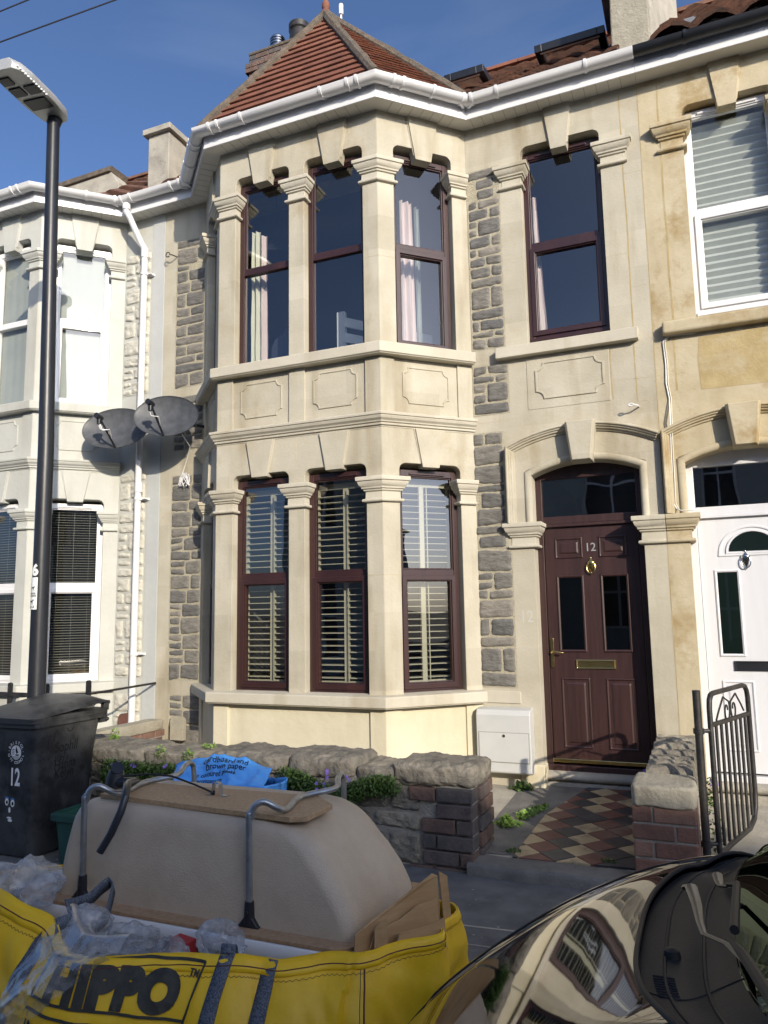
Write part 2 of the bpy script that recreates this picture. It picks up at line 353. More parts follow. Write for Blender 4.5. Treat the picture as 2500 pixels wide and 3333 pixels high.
# garden floor, front threshold, tiled path
mb = MB()
def gf(a, b):
    x = -5.05+(4.6)*a; y = -1.62+1.65*b
    return (x, y, -.205+.07*b+.012*noise.noise(Vector((x*2, y*2, 0))))
mb.grid(gf, 60, 24); struct(mb.build('garden_floor', 'concrete', origin=(-2.8, -.8, -.2), recalc=False, smooth=True))
mb = MB()
def pathz(x, y): return -.125+.044*y + .003*noise.noise(Vector((x*3, y*3, 1)))
def th(a, b):
    x = -1.40+.96*a; u = b
    pr = [(-1.50, -.21), (-1.56, -.199), (-1.66, -.198), (-1.725, -.203), (-1.735, -.215), (-1.742, -.29)]
    k = u*5; i = min(int(k), 4); t = k-i; y = pr[i][0]*(1-t)+pr[i+1][0]*t; z = pr[i][1]*(1-t)+pr[i+1][1]*t
    return (x, y+.012*noise.noise(Vector((x*4, 3, 0))), z+.006*noise.noise(Vector((x*6, y*6, 2))))
mb.grid(th, 40, 20); struct(mb.build('threshold_step', 'threshold', smooth=True, origin=(-.9, -1.6, -.29), recalc=False))
bed = MB(); bed.grid(lambda a, b: (-1.45+1.0*a, -1.52+1.68*b, pathz(-1.45+a, -1.52+1.68*b)-.0045), 8, 8)
struct(bed.build('path_bed', 'threshold', origin=(-.9, -.8, -.2), recalc=False))
def clip(poly, cl):
    out = poly
    for i in range(len(cl)):
        a = Vector(cl[i]); b = Vector(cl[(i+1) % len(cl)]); e = b-a; res = []
        if not out: return []
        for j in range(len(out)):
            p = Vector(out[j]); q = Vector(out[(j+1) % len(out)])
            sp = e.x*(p.y-a.y)-e.y*(p.x-a.x); sq = e.x*(q.y-a.y)-e.y*(q.x-a.x)
            if sp >= 0: res.append(tuple(p))
            if (sp >= 0) != (sq >= 0): t = sp/(sp-sq); res.append(tuple(p+(q-p)*t))
        out = res
    return out
tiles = MB(); s_ = .150; hd = s_/math.sqrt(2); zone = [(-1.33, -1.50), (-.46, -1.49), (-.44, .16), (-1.2, .16), (-1.13, -.45), (-1.12, -.75), (-1.2, -1.05), (-1.33, -1.3)]
zone = [(-1.34, -1.56), (-.455, -1.53), (-.44, .16), (-1.10, .16), (-1.13, -.6), (-1.23, -1.1)]
for i in range(-8, 14):
    for j in range(-14, 20):
        cx = -.70+i*hd*1.02; cy = -1.44+(2*j+(i % 2))*hd*1.02
        rr = hd*.985; jx = random.uniform(-.002, .002)
        p = clip([(cx-rr+jx, cy), (cx+jx, cy-rr), (cx+rr+jx, cy), (cx+jx, cy+rr)], zone)
        if len(p) > 2:
            tiles.cur = (i+1) % 3; dz = random.uniform(-.0015, .0015)
            if random.random() < .12: tiles.cur = random.choice((0, 1, 2))
            n = len(p); tiles.add([(q[0], q[1], pathz(*q)+dz+.002) for q in p]+[(q[0], q[1], pathz(*q)-.01) for q in p], [tuple(range(n))]+[(k, (k+1) % n, n+(k+1) % n, n+k) for k in range(n)])
struct(tiles.build('tiled_path', ['tile_buff', 'tile_red', 'tile_black'], origin=(-.9, -.8, -.2), bevel=.0012, seg=1))
flat('neighbour_path', 'concrete', -.2, 2.6, -1.66, .2, -.16)
flat('neighbour_yard', 'concrete', -9.6, -5.1, -1.66, .1, -.22)
# telephone wires high over the street
for k, pts in enumerate((((-24, 14, 14.2), (3, -24, 9.5)),)):
    pass

# ------------------------------------------------------------------ house pieces
def bayframes(off):
    A = (-4.634+off, 0); B = (-4.014+off, -B_); C = (-2.375+off, -B_); Dd = (-1.755+off, 0)
    f = lambda p, q: Fr(p[0], p[1], q[0]-p[0], q[1]-p[1])
    return A, B, C, Dd, f(A, B), f(B, C), f(C, Dd)
def cap_profile(zb, s=1.):
    P = [(-.03, 0), (.0, 0), (.026, .003), (.031, .014), (.026, .026), (.007, .03), (.005, .088), (.019, .094), (.021, .108), (.033, .111), (.035, .126), (.05, .140), (.058, .160), (.060, .172), (.070, .175), (.072, .203), (.068, .210), (-.03, .210)]
    return [(o*s, zb+z*s) for o, z in P]
def capital(parent, pts, zb, m, s=1., name='capital'):
    mb = MB(); mb.sweep(pts, cap_profile(zb, s), lambda x, y, h: (x, y, h)); return mb.build(name, m, parent, bevel=.0025, seg=2, smooth=True)
def P2(fr, u, d): q = fr.o+fr.u*u+fr.n*d; return (q.x, q.y)
def keystone(parent, fr, uc, wt, wb, zt, zb, m, d=.024, back=-.075):
    mb = MB(); mb.slab(fr, [(uc-wb/2, zb), (uc+wb/2, zb), (uc+wt/2, zt), (uc-wt/2, zt)], [], back, d)
    # fine raised margin each side
    for s in (-1, 1):
        a = uc+s*wb/2; b = uc+s*wt/2; mb.slab(fr, [(a+s*.004-.008, zb+.04), (a+s*.004+.008, zb+.04), (b+s*.004+.008, zt), (b+s*.004-.008, zt)], [], -.02, .007)
    return mb.build('keystone', m, parent, bevel=.003)
def window(parent, fr, u0, u1, z0, z1, zt, m, glass, d=-.08, w=.048, casement=True, top=.055, tilt=0):
    mb = MB(); t = .065; D0, D1 = d-t, d
    mb.box(fr, u0, u0+w, D0, D1, z0, z1); mb.box(fr, u1-w, u1, D0, D1, z0, z1)
    mb.box(fr, u0+w, u1-w, D0, D1-.001, z1-top, z1); mb.box(fr, u0+w, u1-w, D0, D1-.001, z0, z0+w)
    mb.box(fr, u0+w, u1-w, D0+.004, D1-.002, zt-.03, zt+.03)
    mb.box(fr, u0+.01, u1-.01, D1-.01, D1+.014, z0-.012, z0+.018)          # sill nose
    b = .012
    for (a, bb, c, e) in ((u0+w, u1-w, zt+.03, z1-top),):
        mb.box(fr, a, a+b, D0+.01, D1-.014, c, e); mb.box(fr, bb-b, bb, D0+.01, D1-.014, c, e)
        mb.box(fr, a, bb, D0+.01, D1-.013, e-b, e); mb.box(fr, a, bb, D0+.01, D1-.013, c, c+b)
    if casement:
        c0, c1, e0, e1, k = u0+w-.012, u1-w+.012, z0+w-.012, zt-.018, .042
        mb.slab(fr, rect(c0, c1, e0, e1), [rect(c0+k, c1-k, e0+k, e1-k)], D0+.012, D1+.014)
        mb.slab(fr, rect(c0+k-.001, c1-k+.001, e0+k-.001, e1-k+.001), [rect(c0+k+.01, c1-k-.01, e0+k+.01, e1-k-.01)], D0+.012, D1)
    mb.box(fr, u0+.12, u1-.12, D1-.001, D1+.012, z1-top+.012, z1-top+.03)    # trickle vent
    wf = mb.build('window', m, parent, bevel=.0035, seg=2)
    for (e0, e1, ins) in ((zt+.03, z1-top, 0), (z0+w, zt-.03, .03 if casement else 0)):
        g = MB(); a, c = u0+w+ins, u1-w-ins
        g.add([fr(a, d-.028, e0+ins), fr(c, d-.028, e0+ins), fr(c, d-.028, e1-ins*.3), fr(a, d-.028, e1-ins*.3)], [(0, 1, 2, 3)])
        g.build('pane', glass, wf, recalc=False)
    return wf
def tileplane(mb, O, U, V, poly, tw, th, lift=.018, camber=0, stag=True, thick=.012, jit=.003):
    O = Vector(O); U = Vector(U).normalized(); V = Vector(V).normalized(); Nn = U.cross(V).normalized()
    if Nn.z < 0: Nn = -Nn
    a0, a1 = min(p[0] for p in poly), max(p[0] for p in poly); b0, b1 = min(p[1] for p in poly), max(p[1] for p in poly)
    j = 0; b = b0
    while b < b1:
        a = a0-(tw*.5 if (j % 2 and stag) else 0)
        while a < a1:
            q = clip([(a+.0015, b), (a+tw-.0015, b), (a+tw-.0015, b+th), (a+.0015, b+th)], poly)
            if len(q) > 2:
                jj = random.uniform(0, jit)
                def pt(p, e=0): 
                    k = 1-(p[1]-b)/th; cb = camber*math.sin(math.pi*min(1, max(0, (p[0]-a)/tw))) if camber else 0
                    return O+U*p[0]+V*p[1]+Nn*(lift*k+jj+cb-e)
                if camber:
                    for s in range(4):
                        x0 = a+tw*s/4; q2 = clip([(x0, b), (x0+tw/4, b), (x0+tw/4, b+th), (x0, b+th)], poly)
                        if len(q2) > 2: n = len(q2); mb.add([pt(p) for p in q2]+[pt(p, thick) for p in q2], [tuple(range(n))]+[(k, (k+1) % n, n+(k+1) % n, n+k) for k in range(n)])
                else:
                    n = len(q); mb.add([pt(p) for p in q]+[pt(p, thick) for p in q], [tuple(range(n))]+[(k, (k+1) % n, n+(k+1) % n, n+k) for k in range(n)])
            a += tw
        b += th; j += 1
def rubble(mb, fr, u0, u1, rows, zt, d=0, depth=.016, gap=.0085, seed=1, nx=6, nz=5):
    """rows: list of (height, [splits 0..1]) from the top; 's' entries give a stacked left pair"""
    rnd = random.Random(seed); z = zt
    def stone(a, b, c, e):
        g = gap*.55; a += g*rnd.uniform(.6, 1.5); b -= g*rnd.uniform(.6, 1.5); c += g*rnd.uniform(.6, 1.3); e -= g*rnd.uniform(.6, 1.3)
        if b-a < .02 or e-c < .02: return
        o = Vector((rnd.uniform(0, 50), rnd.uniform(0, 50), 0)); cr = [rnd.uniform(.0, .022) for _ in range(4)]; sk = [rnd.uniform(-.007, .007) for _ in range(4)]
        ti = (rnd.uniform(-.4, .4), rnd.uniform(-.4, .4))
        n1 = max(nx, int((b-a)/.013)); n2 = max(nz, int((e-c)/.011))
        def f(s, t):
            x = 2*s-1; y = 2*t-1
            kx = (1-abs(y)**8*.05); ky = (1-abs(x)**8*.07)
            uu = (a+b)/2+(b-a)/2*x*kx; zz = (c+e)/2+(e-c)/2*y*ky + sk[0]*x + sk[1]*x*y
            nn = noise.fractal(Vector((uu*16, zz*26, 0))+o, .9, 2.1, 4)+.55*(noise.ridged_multi_fractal(Vector((uu*9, zz*22, 0))+o, 1., 2.1, 3, 1., 2.)-1)
            edge = min(1, (1-abs(x))*(b-a)*28)*min(1, (1-abs(y))*(e-c)*28)
            dd = depth*(.62+.30*nn+.2*(ti[0]*x+ti[1]*y))*edge**.5 - .004*(1-edge)
            wob = .0055*noise.noise(Vector((uu*26, zz*26, 7))+o)
            return fr(uu+wob, d+dd, zz+wob)
        mb.grid(f, n1, n2)
    for (h, sp) in rows:
        e = z; c = z-h
        if sp and sp[0] == 's':
            k = sp[1]; um = u0+(u1-u0)*k; stone(u0, um, (c+e)/2+.004, e); stone(u0, um, c, (c+e)/2-.004); stone(um, u1, c, e)
        elif sp and sp[0] == 'n': stone(u0+(u1-u0)*sp[1], u0+(u1-u0)*sp[2], c, e)
        else:
            xs = [u0]+[u0+(u1-u0)*k for k in sp]+[u1]
            for i in range(len(xs)-1): stone(xs[i], xs[i+1], c, e)
        z = c
def rand_rows(total, rnd, lo=.06, hi=.17, wide=1):
    rows = []; t = 0
    while t < total-.02:
        h = rnd.uniform(lo, hi)
        if total-t-h < lo: h = total-t
        k = rnd.random()
        if wide > 1: sp = sorted(min(.93, max(.07, (i+1+rnd.uniform(-.3, .3))/wide)) for i in range(wide-1))
        elif h > .13 and k < .35: sp = ['s', rnd.uniform(.35, .5)]
        elif k < .2: sp = []
        else: sp = [rnd.uniform(.3, .72)]
        rows.append((h, sp)); t += h
    return rows

def bay(parent, off, MS, MP, MB_, winm, glasses):
    A, B, C, Dd, fl, ff, frr = bayframes(off); t = .2; mt = t*math.tan(R(22.5))
    Lf, Ff, Rf = fl.len, ff.len, frr.len
    opF = [(.18, .756), (.914, 1.496)]; opR = [(.157, .727)]; opL = [(.150, .720)]
    # wall slabs with shaped heads
    for (fr, ops, ml, mr, ln) in ((fl, opL, 0, mt, Lf), (ff, opF, mt, mt, Ff), (frr, opR, mt, 0, Rf)):
        for (z0, z1, zo0, zo1) in ((.54, 2.82, .60, 2.515), (3.44, 5.70, 3.52, 5.385)):
            mb = MB(); mb.slab(fr, rect(0, ln, z0, z1), [head_open(a, b, zo0, zo1) for a, b in ops], -t, 0, ml, mr)
            mb.build('bay_wall', MP if 0 else MS, parent, bevel=.004)
        # panel zone
        mb = MB(); e = .16 if fr is ff else .15
        mb.slab(fr, rect(0, ln, 2.82, 3.44), [], -t, -.02, ml, mr)
        pil = [(0, .165), (.756, .914), (1.496, ln)] if fr is ff else ([(0, .13), (.73, ln)] if fr is frr else [(0, .147), (.747, ln)])
        for (a, b) in pil: mb.box(fr, a+.0005, b-.0005, -.03, -.0008, 2.90, 3.44)
        if fr is ff:
            pass
        mb.build('bay_wall', MS, parent, bevel=.003)
        cells = [(.165, .756), (.914, 1.496)] if fr is ff else ([(.13, .73)] if fr is frr else [(.147, .747)])
        for (a, b) in cells:
            mb = MB(); m_ = .078; q = concave(a+m_, b-m_, 3.035, 3.36, .055); q2 = concave(a+m_+.014, b-m_-.014, 3.049, 3.346, .050)
            mb.slab(fr, q, [q2], -.022, -.010); mb.slab(fr, q2, [], -.022, -.0165)
            mb.build('carved_panel', MS, parent, bevel=.002, seg=1)
        # base
        mb = MB(); mb.slab(fr, rect(0, ln, -.27, .54), [], -t, -.022, ml, mr)
        for (a, b) in ([(0, .15), (1.50, ln)] if fr is ff else ([(0, .14), (.72, ln)] if fr is frr else [(0, .15), (.735, ln)])):
            mb.box(fr, a+.0004, b-.0004, -.03, -.0012, -.27, .54)
        mb.box(fr, .0004, ln-.0004, -.03, .006, -.27, .02)
        mb.build('bay_base', MB_, parent, bevel=.004)
    full = [A, B, C, Dd]
    idf = lambda x, y, h: (x, y, h)
    for (zb, zt) in ((.521, .617), (3.428, 3.530)):
        mb = MB(); mb.sweep(full, [(-.19, zb), (.062, zb), (.064, zb+.008), (.076, zb+.012), (.076, zt-.006), (.070, zt), (-.03, zt+.012), (-.19, zt+.014)], idf)
        mb.build('window_sill', MP, parent, bevel=.004)
    mb = MB(); z = 2.81
    mb.sweep(full, [(-.05, z), (.004, z), (.006, z+.012), (.022, z+.016), (.024, z+.034), (.036, z+.038), (.040, z+.05), (.058, z+.066), (.066, z+.084), (.066, z+.090), (.076, z+.093), (.078, z+.112), (.07, z+.118), (-.05, z+.135)], idf)
    mb.build('string_course', MP, parent, bevel=.0025)
    bk = -.078
    for zb in (2.18, 5.0):
        capital(parent, [P2(fl, .720, bk), P2(fl, .720, 0), B, P2(ff, .18, 0), P2(ff, .18, bk)], zb, MP)
        capital(parent, [P2(ff, .756, bk), P2(ff, .756, 0), P2(ff, .914, 0), P2(ff, .914, bk)], zb, MP)
        capital(parent, [P2(ff, 1.496, bk), P2(ff, 1.496, 0), C, P2(frr, .157, 0), P2(frr, .157, bk)], zb, MP)
        capital(parent, [P2(frr, .727, bk), P2(frr, .727, 0), P2(frr, .87, 0)], zb, MP)
        capital(parent, [P2(fl, .007, 0), P2(fl, .150, 0), P2(fl, .150, bk)], zb, MP)
    for (zt, zb) in ((2.81, 2.483), (5.69, 5.275)):
        for fr, ops in ((fl, opL), (ff, opF), (frr, opR)):
            for a, b in ops: keystone(parent, fr, (a+b)/2, .275 if zt < 3 else .30, .155, zt, zb, MS)
    for k, (z0, z1, zt) in enumerate(((.617, 2.475, 1.60), (3.53, 5.345, 4.47))):
        for fr, ops in ((fl, opL), (ff, opF), (frr, opR)):
            for i, (a, b) in enumerate(ops):
                window(parent, fr, a, b, z0, z1, zt, winm, glasses[k], casement=(k == 0 or fr is frr), d=-.08)
    # interior: lining wall and floors of the bay
    mb = MB(); ins = [P2(fl, 0, -.35), P2(ff, .1, -.2), P2(ff, Ff-.1, -.2), P2(frr, Rf, -.35)]
    for (z0, z1) in ((2.70, 2.815), (3.30, 3.435), (5.60, 5.69), (-.2, .45)):
        mb.add([(p[0], p[1]+.02, z) for z in (z0, z1) for p in (A, P2(ff, 0.05, -.2), P2(ff, Ff-.05, -.2), Dd)], [(0, 1, 2, 3), (7, 6, 5, 4), (0, 1, 5, 4), (1, 2, 6, 5), (2, 3, 7, 6), (3, 0, 4, 7)])
    mb.build('bay_floor', 'room', parent)
def eaves(parent, path, gm='upvc', board=True, z0=5.665, straps=True, seams=True, gutter=True):
    idf = lambda x, y, h: (x, y, h)
    mb = MB(); mb.sweep(path, [(.150, z0+.006), (.172, z0), (.174, z0+.022), (.168, z0+.026), (.168, z0+.16), (.150, z0+.165)], idf); mb.build('fascia', 'upvc', parent, bevel=.002)
    sf = MB(); sf.sweep(path, [(-.02, z0+.014), (.1505, z0+.014), (.1505, z0+.022), (-.02, z0+.022)], idf); so = sf.build('soffit', 'soffit', parent)
    if seams:
        gl = MB()
        for i in range(len(path)-1):
            a = Vector(path[i]); b = Vector(path[i+1]); fr = Fr(a.x, a.y, b.x-a.x, b.y-a.y); u = .1
            while u < fr.len-.08: gl.box(fr, u-.0015, u+.0015, .0, .148, z0+.0125, z0+.0138); u += .1
        gl.build('board_joint', 'groove', so)
    if gutter:
        r = .061; oc = .168+r+.004; zc = z0+.150
        prof = [(oc+r*math.cos(R(a)), zc+r*.92*math.sin(R(a))) for a in range(180, 361, 15)] + [(oc+(r-.005)*math.cos(R(a)), zc+(r-.005)*.92*math.sin(R(a))) for a in range(360, 179, -15)]
        prof[12] = (prof[12][0]+.004, prof[12][1]+.003)
        mb = MB(); mb.sweep(path, prof, idf); g = mb.build('gutter', gm, parent, smooth=True)
        rr = r+.0085
        band = [(oc+rr*math.cos(R(a)), zc+rr*.92*math.sin(R(a))) for a in range(172, 369, 14)] + [(oc+(rr-.012)*math.cos(R(a)), zc+(rr-.012)*.92*math.sin(R(a))) for a in range(368, 171, -14)]
        def clipat(fr, u): st = MB(); st.sweep([P2(fr, u-.012, 0), P2(fr, u+.012, 0)], band, idf); st.build('gutter_clip', gm, g, smooth=True)
        for i in range(len(path)-1):
            a = Vector(path[i]); b = Vector(path[i+1]); fr = Fr(a.x, a.y, b.x-a.x, b.y-a.y); L_ = fr.len
            for u in ([L_*.5] if L_ < 1 else [L_*(k+.5)/round(L_/.8) for k in range(int(round(L_/.8)))]): clipat(fr, u)
            for u in (.0, L_):
                if len(path) > 2 and not ((i == 0 and u == 0) or (i == len(path)-2 and u == L_)):
                    for e in (.06, .15): clipat(fr, u+(1 if u == 0 else -1)*e)
# ------------------------------------------------------------------ the three houses
def wallpoly(x0, x1, holes, z0=-.3, z1=5.72): return rect(x0, x1, z0, z1), holes
def main_window(parent, c, mirror, MS, winm, glass, ztr=4.46):
    """upper window over the door, centred on c, with its pilasters and caps"""
    u0, u1 = c-.342, c+.342
    window(parent, WF, u0, u1, 3.60, 5.345, ztr, winm, glass, casement=True, d=-.085)
    keystone(parent, WF, c, .24, .135, 5.69, 5.275, MS, back=-.08)
    for s in (-1, 1):
        a, b = (u0-.168, u0-.006) if s < 0 else (u1+.006, u1+.190)
        pts = [(a, .06), (a, -.0), (b, -.0), (b, .08)] if s < 0 else [(a, .08), (a, 0), (b, 0), (b, .06)]
        capital(parent, [(p[0], p[1]) for p in pts], 4.998, MS, 1.02)
    mb = MB(); x0, x1 = c-.615, c+.56
    if mirror: x0, x1 = c-.56, c+.615
    mb.wbox(x0, x1, -.075, .1, 3.435, 3.532); mb.build('window_sill', MS if mirror else 'bath_stone_pale', parent, bevel=.012 if mirror else .005)
def arcz(x0, x1, zs, za, n=16):
    """segmental arch from (x0,zs) to (x1,zs) with apex za, left to right"""
    w = (x1-x0)/2; h = za-zs; r = (w*w+h*h)/(2*h); cz = za-r; cx = (x0+x1)/2; a = math.asin(w/r)
    return [(cx+r*math.sin(-a+2*a*i/n), cz+r*math.cos(-a+2*a*i/n)) for i in range(n+1)]
def door_surround(parent, x0, x1, xo0, xo1, MS, key=True):
    # roll moulding round the opening
    path = [(x0, 2.0), (x0, 2.395)] + arcz(x0, x1, 2.395, 2.49)[1:-1] + [(x1, 2.395), (x1, 2.0)]
    mp = lambda u, z, h: (u, -h, z)
    # offset is to the right-hand side = into the opening for this direction, so use negative offsets to go outwards
    prof = [(.000, -.10)] + [(-.028+.030*math.cos(R(a)), .006+.026*math.sin(R(a))) for a in range(0, 181, 20)] + [(-.058, -.02)]
    mb = MB(); mb.sweep(path, prof, mp); mb.build('arch_moulding', MS, parent, smooth=True)
    # flat band and outer hood
    o0 = xo0; o1 = xo1
    hoodL = [(o0, 2.0), (o0, 2.655)] + arcz(o0, o1, 2.655, 2.80)[1:-1] + [(o1, 2.655)]
    inner = [(x0-.05, 2.0), (x0-.05, 2.44)] + arcz(x0-.05, x1+.05, 2.44, 2.53)[1:-1] + [(x1+.05, 2.44), (x1+.05, 2.0)]
    mb = MB(); outer = hoodL + [(o1, 2.0)]
    poly = outer + list(reversed(inner)); 
    mb.slab(WF, poly, [], -.02, .012); mb.build('door_arch', MS, parent, bevel=.003)
    hp = [(0, -.01), (0, .070), (-.010, .080), (-.020, .080), (-.026, .066), (-.036, .064), (-.040, .050), (-.052, .048), (-.056, .030), (-.070, .026), (-.074, -.01)]
    hp = [(-o, h) for o, h in hp]      # moulding lies inside the outer edge
    mb = MB(); pth = hoodL
    mb.sweep(pth, hp, mp); mb.build('hood_moulding', MS, parent, bevel=.002, smooth=True)
    if key:
        c = (x0+x1)/2; mb = MB()
        top, bot, zt, zb = .125, .085, 2.80, 2.465
        r = lambda k, d, dz=0: [WF(c-bot*k, d, zb+dz), WF(c+bot*k, d, zb+dz), WF(c+top*k, d, zt-dz*.3), WF(c-top*k, d, zt-dz*.3)]
        mb.rings([r(1, -.03), r(1, .095), r(.84, .135, .012)], cap=True); mb.build('keystone', MS, parent, bevel=.005)
def raised(mb, fr, u0, u1, z0, z1, d, m=.022):
    q = [(0, d), (.0, d+.006), (.008, d+.010), (.016, d+.004), (.022, d-.004)]
    mb.sweep([(u0, z0), (u1, z0), (u1, z1), (u0, z1)], [(-o, h) for o, h in q]+[(-.022, d-.02), (0, d-.02)], lambda u, z, h: (u, -h, z), closed=True)
    a = .026; b = .05
    P = lambda k, dd: [WF(u0+k, dd, z0+k), WF(u1-k, dd, z0+k), WF(u1-k, dd, z1-k), WF(u0+k, dd, z1-k)]
    mb.rings([P(a, d-.006), P(a+.004, d-.004), P(b, d+.007)], cap=True)
def sash_glass(parent, u0, u1, z0, z1, d, m, glass):
    mb = MB(); mb.sweep([(u0, z0), (u1, z0), (u1, z1), (u0, z1)], [(0, d-.01), (0, d+.006), (-.008, d+.011), (-.018, d+.006), (-.022, d-.002), (-.022, d-.01)], lambda u, z, h: (u, -h, z), closed=True)
    g = MB(); g.add([WF(u0+.02, d+.001, z0+.02), WF(u1-.02, d+.001, z0+.02), WF(u1-.02, d+.001, z1-.02), WF(u0+.02, d+.001, z1-.02)], [(0, 1, 2, 3)])
    return mb, g
def door(parent, x0, x1, dm, glass, style):
    d = -.16; lx0, lx1 = x0+.052, x1-.052
    fm = MB(); fm.wbox(x0-.02, x0+.052, -d-.02, -d+.05, -.02, 2.44); fm.wbox(x1-.052, x1+.02, -d-.02, -d+.05, -.02, 2.44)
    fm.wbox(x0+.052, x1-.052, -d-.021, -d+.049, 1.99, 2.055); fm.wbox(x0+.052, x1-.052, -d-.021, -d+.049, 2.375, 2.5); fm.wbox(x0+.06, x1-.06, -d-.03, -d+.01, 1.965, 1.99)
    fr_ = fm.build('door_frame', dm, parent, bevel=.004)
    g = MB(); g.wbox(x0+.052, x1-.052, -d+.005, -d+.011, 2.055, 2.375); g.build('fanlight', 'glass', fr_)
    dr = MB(); dr.wbox(lx0+.003, lx1-.003, -d+.0, -d+.045, .045, 1.985)
    L = lambda v: lx0 + v
    wd = lx1-lx0
    if style == 'six':
        for a, b in ((.088, .315), (.446, .673)): raised(dr, WF, L(a), L(b), 1.70, 1.872, d)
        for a, b in ((.092, .322), (.448, .676)): raised(dr, WF, L(a), L(b), .162, .72, d)
        gl = [(.090, .312, .928, 1.558), (.446, .668, .928, 1.558)]
    else:
        for a, b in ((.10, .32), (.45, .67)): raised(dr, WF, L(a), L(b), .20, .72, d)
        gl = [(.10, .28, .90, 1.56), (.49, .67, .90, 1.56)]
    dob = dr.build('door', dm, parent, bevel=.0025)
    for a, b, c, e in gl:
        mb, gg = sash_glass(dob, L(a), L(b), c, e, d, dm, glass); mb.build('glazing_bead', dm, dob); gg.build('pane', glass, dob, recalc=False)
    if style == 'moon':
        c = (lx0+lx1)/2; mb = MB(); pts = [(c+.225*math.cos(R(a)), 1.68+.20*math.sin(R(a))) for a in range(0, 181, 10)]
        for rr, w_, hh in ((1., .016, .008), (.78, .012, .010)):
            pp = [(c+(x-c)*rr, 1.68+(z-1.68)*rr+(.012 if rr < 1 else 0)) for x, z in pts]
            mb.sweep(pp, [(0, d-.01), (0, d+hh), (w_, d+hh), (w_, d-.01)], lambda u, z, h: (u, -h, z), closed=True)
        mb.build('fan_bead', dm, dob, bevel=.002)
        g = MB(); pp = [(c+(x-c)*.74, 1.698+(z-1.68)*.74) for x, z in pts]; g.add([WF(x, d+.003, z) for x, z in pp], [tuple(range(len(pp)))]); g.build('pane', glass, dob, recalc=False)
    # furniture
    br = 'brass' if style == 'six' else 'chrome'; kc = (lx0+lx1)/2-(.0 if style == 'six' else -.0)
    kx = x0+.43 if style == 'six' else x0+.38
    mb = MB(); zk = 1.62
    prof = [(.0, .085), (.006, .082), (.009, .072), (.006, .066), (.012, .060), (.020, .050), (.030, .044), (.032, .036), (.029, .02), (.026, .0), (.020, -.02), (.012, -.034), (.006, -.045), (.010, -.052), (.006, -.06), (.0, -.066)]
    rg = []
    for (r_, z_) in prof: rg.append([WF(kx+r_*math.cos(R(a)), d+.004+max(0, r_*.55*math.sin(R(a)))+.004, zk+z_) for a in range(0, 360, 30)])
    mb.rings(rg); ringp = [WF(kx+.034*math.cos(R(a)), d+.018-.004*math.sin(R(a)), zk-.002+.050*math.sin(R(a))) for a in range(150, 391, 15)]
    mb.tube(ringp, .0045, 8); mb.build('knocker', br, dob, smooth=True)
    mb = MB(); zl = .83
    lb = x0+.27 if style == 'six' else x0+.245
    w_ = .313; mb.sweep([(lb, zl-.037), (lb+w_, zl-.037), (lb+w_, zl+.037), (lb, zl+.037)], [(0, d-.005), (0, d+.010), (-.006, d+.012), (-.012, d+.007), (-.012, d-.005)], lambda u, z, h: (u, -h, z), closed=True)
    mb.wbox(lb+.011, lb+w_-.011, -d-.005, -d+.002, zl-.027, zl+.027); mb.build('letter_plate', br if style == 'six' else 'black_gutter', dob, bevel=.001)
    if style == 'six':
        hx = lx0+.028; mb = MB(); q = [(hx-.014, .80), (hx+.014, .80)] + arc(hx, 1.035, .014, 0, 180, 6); q = arc(hx, .815, .014, 180, 360, 6)+arc(hx, 1.03, .014, 0, 180, 6)
        mb.slab(WF, q, [], d-.002, d+.008)
        mb.tube([WF(hx, d+.005, .925), WF(hx, d+.045, .925)], .009, 10); mb.tube([WF(hx, d+.045, .925), WF(hx+.02, d+.052, .935), WF(hx+.05, d+.052, .930), WF(hx+.095, d+.048, .922)], [.010, .010, .008, .007], 10)
        mb.tube([WF(hx, d+.005, .855), WF(hx, d+.012, .855)], .008, 10)
        mb.build('door_handle', 'brass', dob, bevel=.0015, smooth=True)
        mb = MB(); put_text(mb, '12', .098, lambda x, y: WF(-.887+x, d+.006, 1.752+y), bold=.0004, wx=.95)
        mb.build('house_number', 'number_metal', dob, solid=.003)
        mb = MB(); mb.wbox(lx0-.002, lx1+.002, -d-.022, -d+.002, .048, .078); mb.build('weather_bar', 'brass', dob, bevel=.004)
    mb = MB(); mb.wbox(x0-.02, x1+.02, -d-.035, -d+.05, -.022, .03); mb.build('door_sill', dm, parent, bevel=.006)
    mb = MB(); mb.rings([[Vector((x, -d-.03-.075*math.sin(R(a)), -.055+.04*math.cos(R(a)))) for a in range(0, 181, 20)]+[Vector((x, -d+.06, -.095)), Vector((x, -d+.06, -.015))] for x in (x0-.03, x1+.03)])
    mb.build('doorstep', 'concrete', parent, smooth=True)
    mb = MB(); mb.wbox(x0-.03, x1+.03, -d-.09, .3, -.3, -.096); mb.build('doorstep', 'concrete', parent)
    return dob

JX, LX = -.2365, -5.167
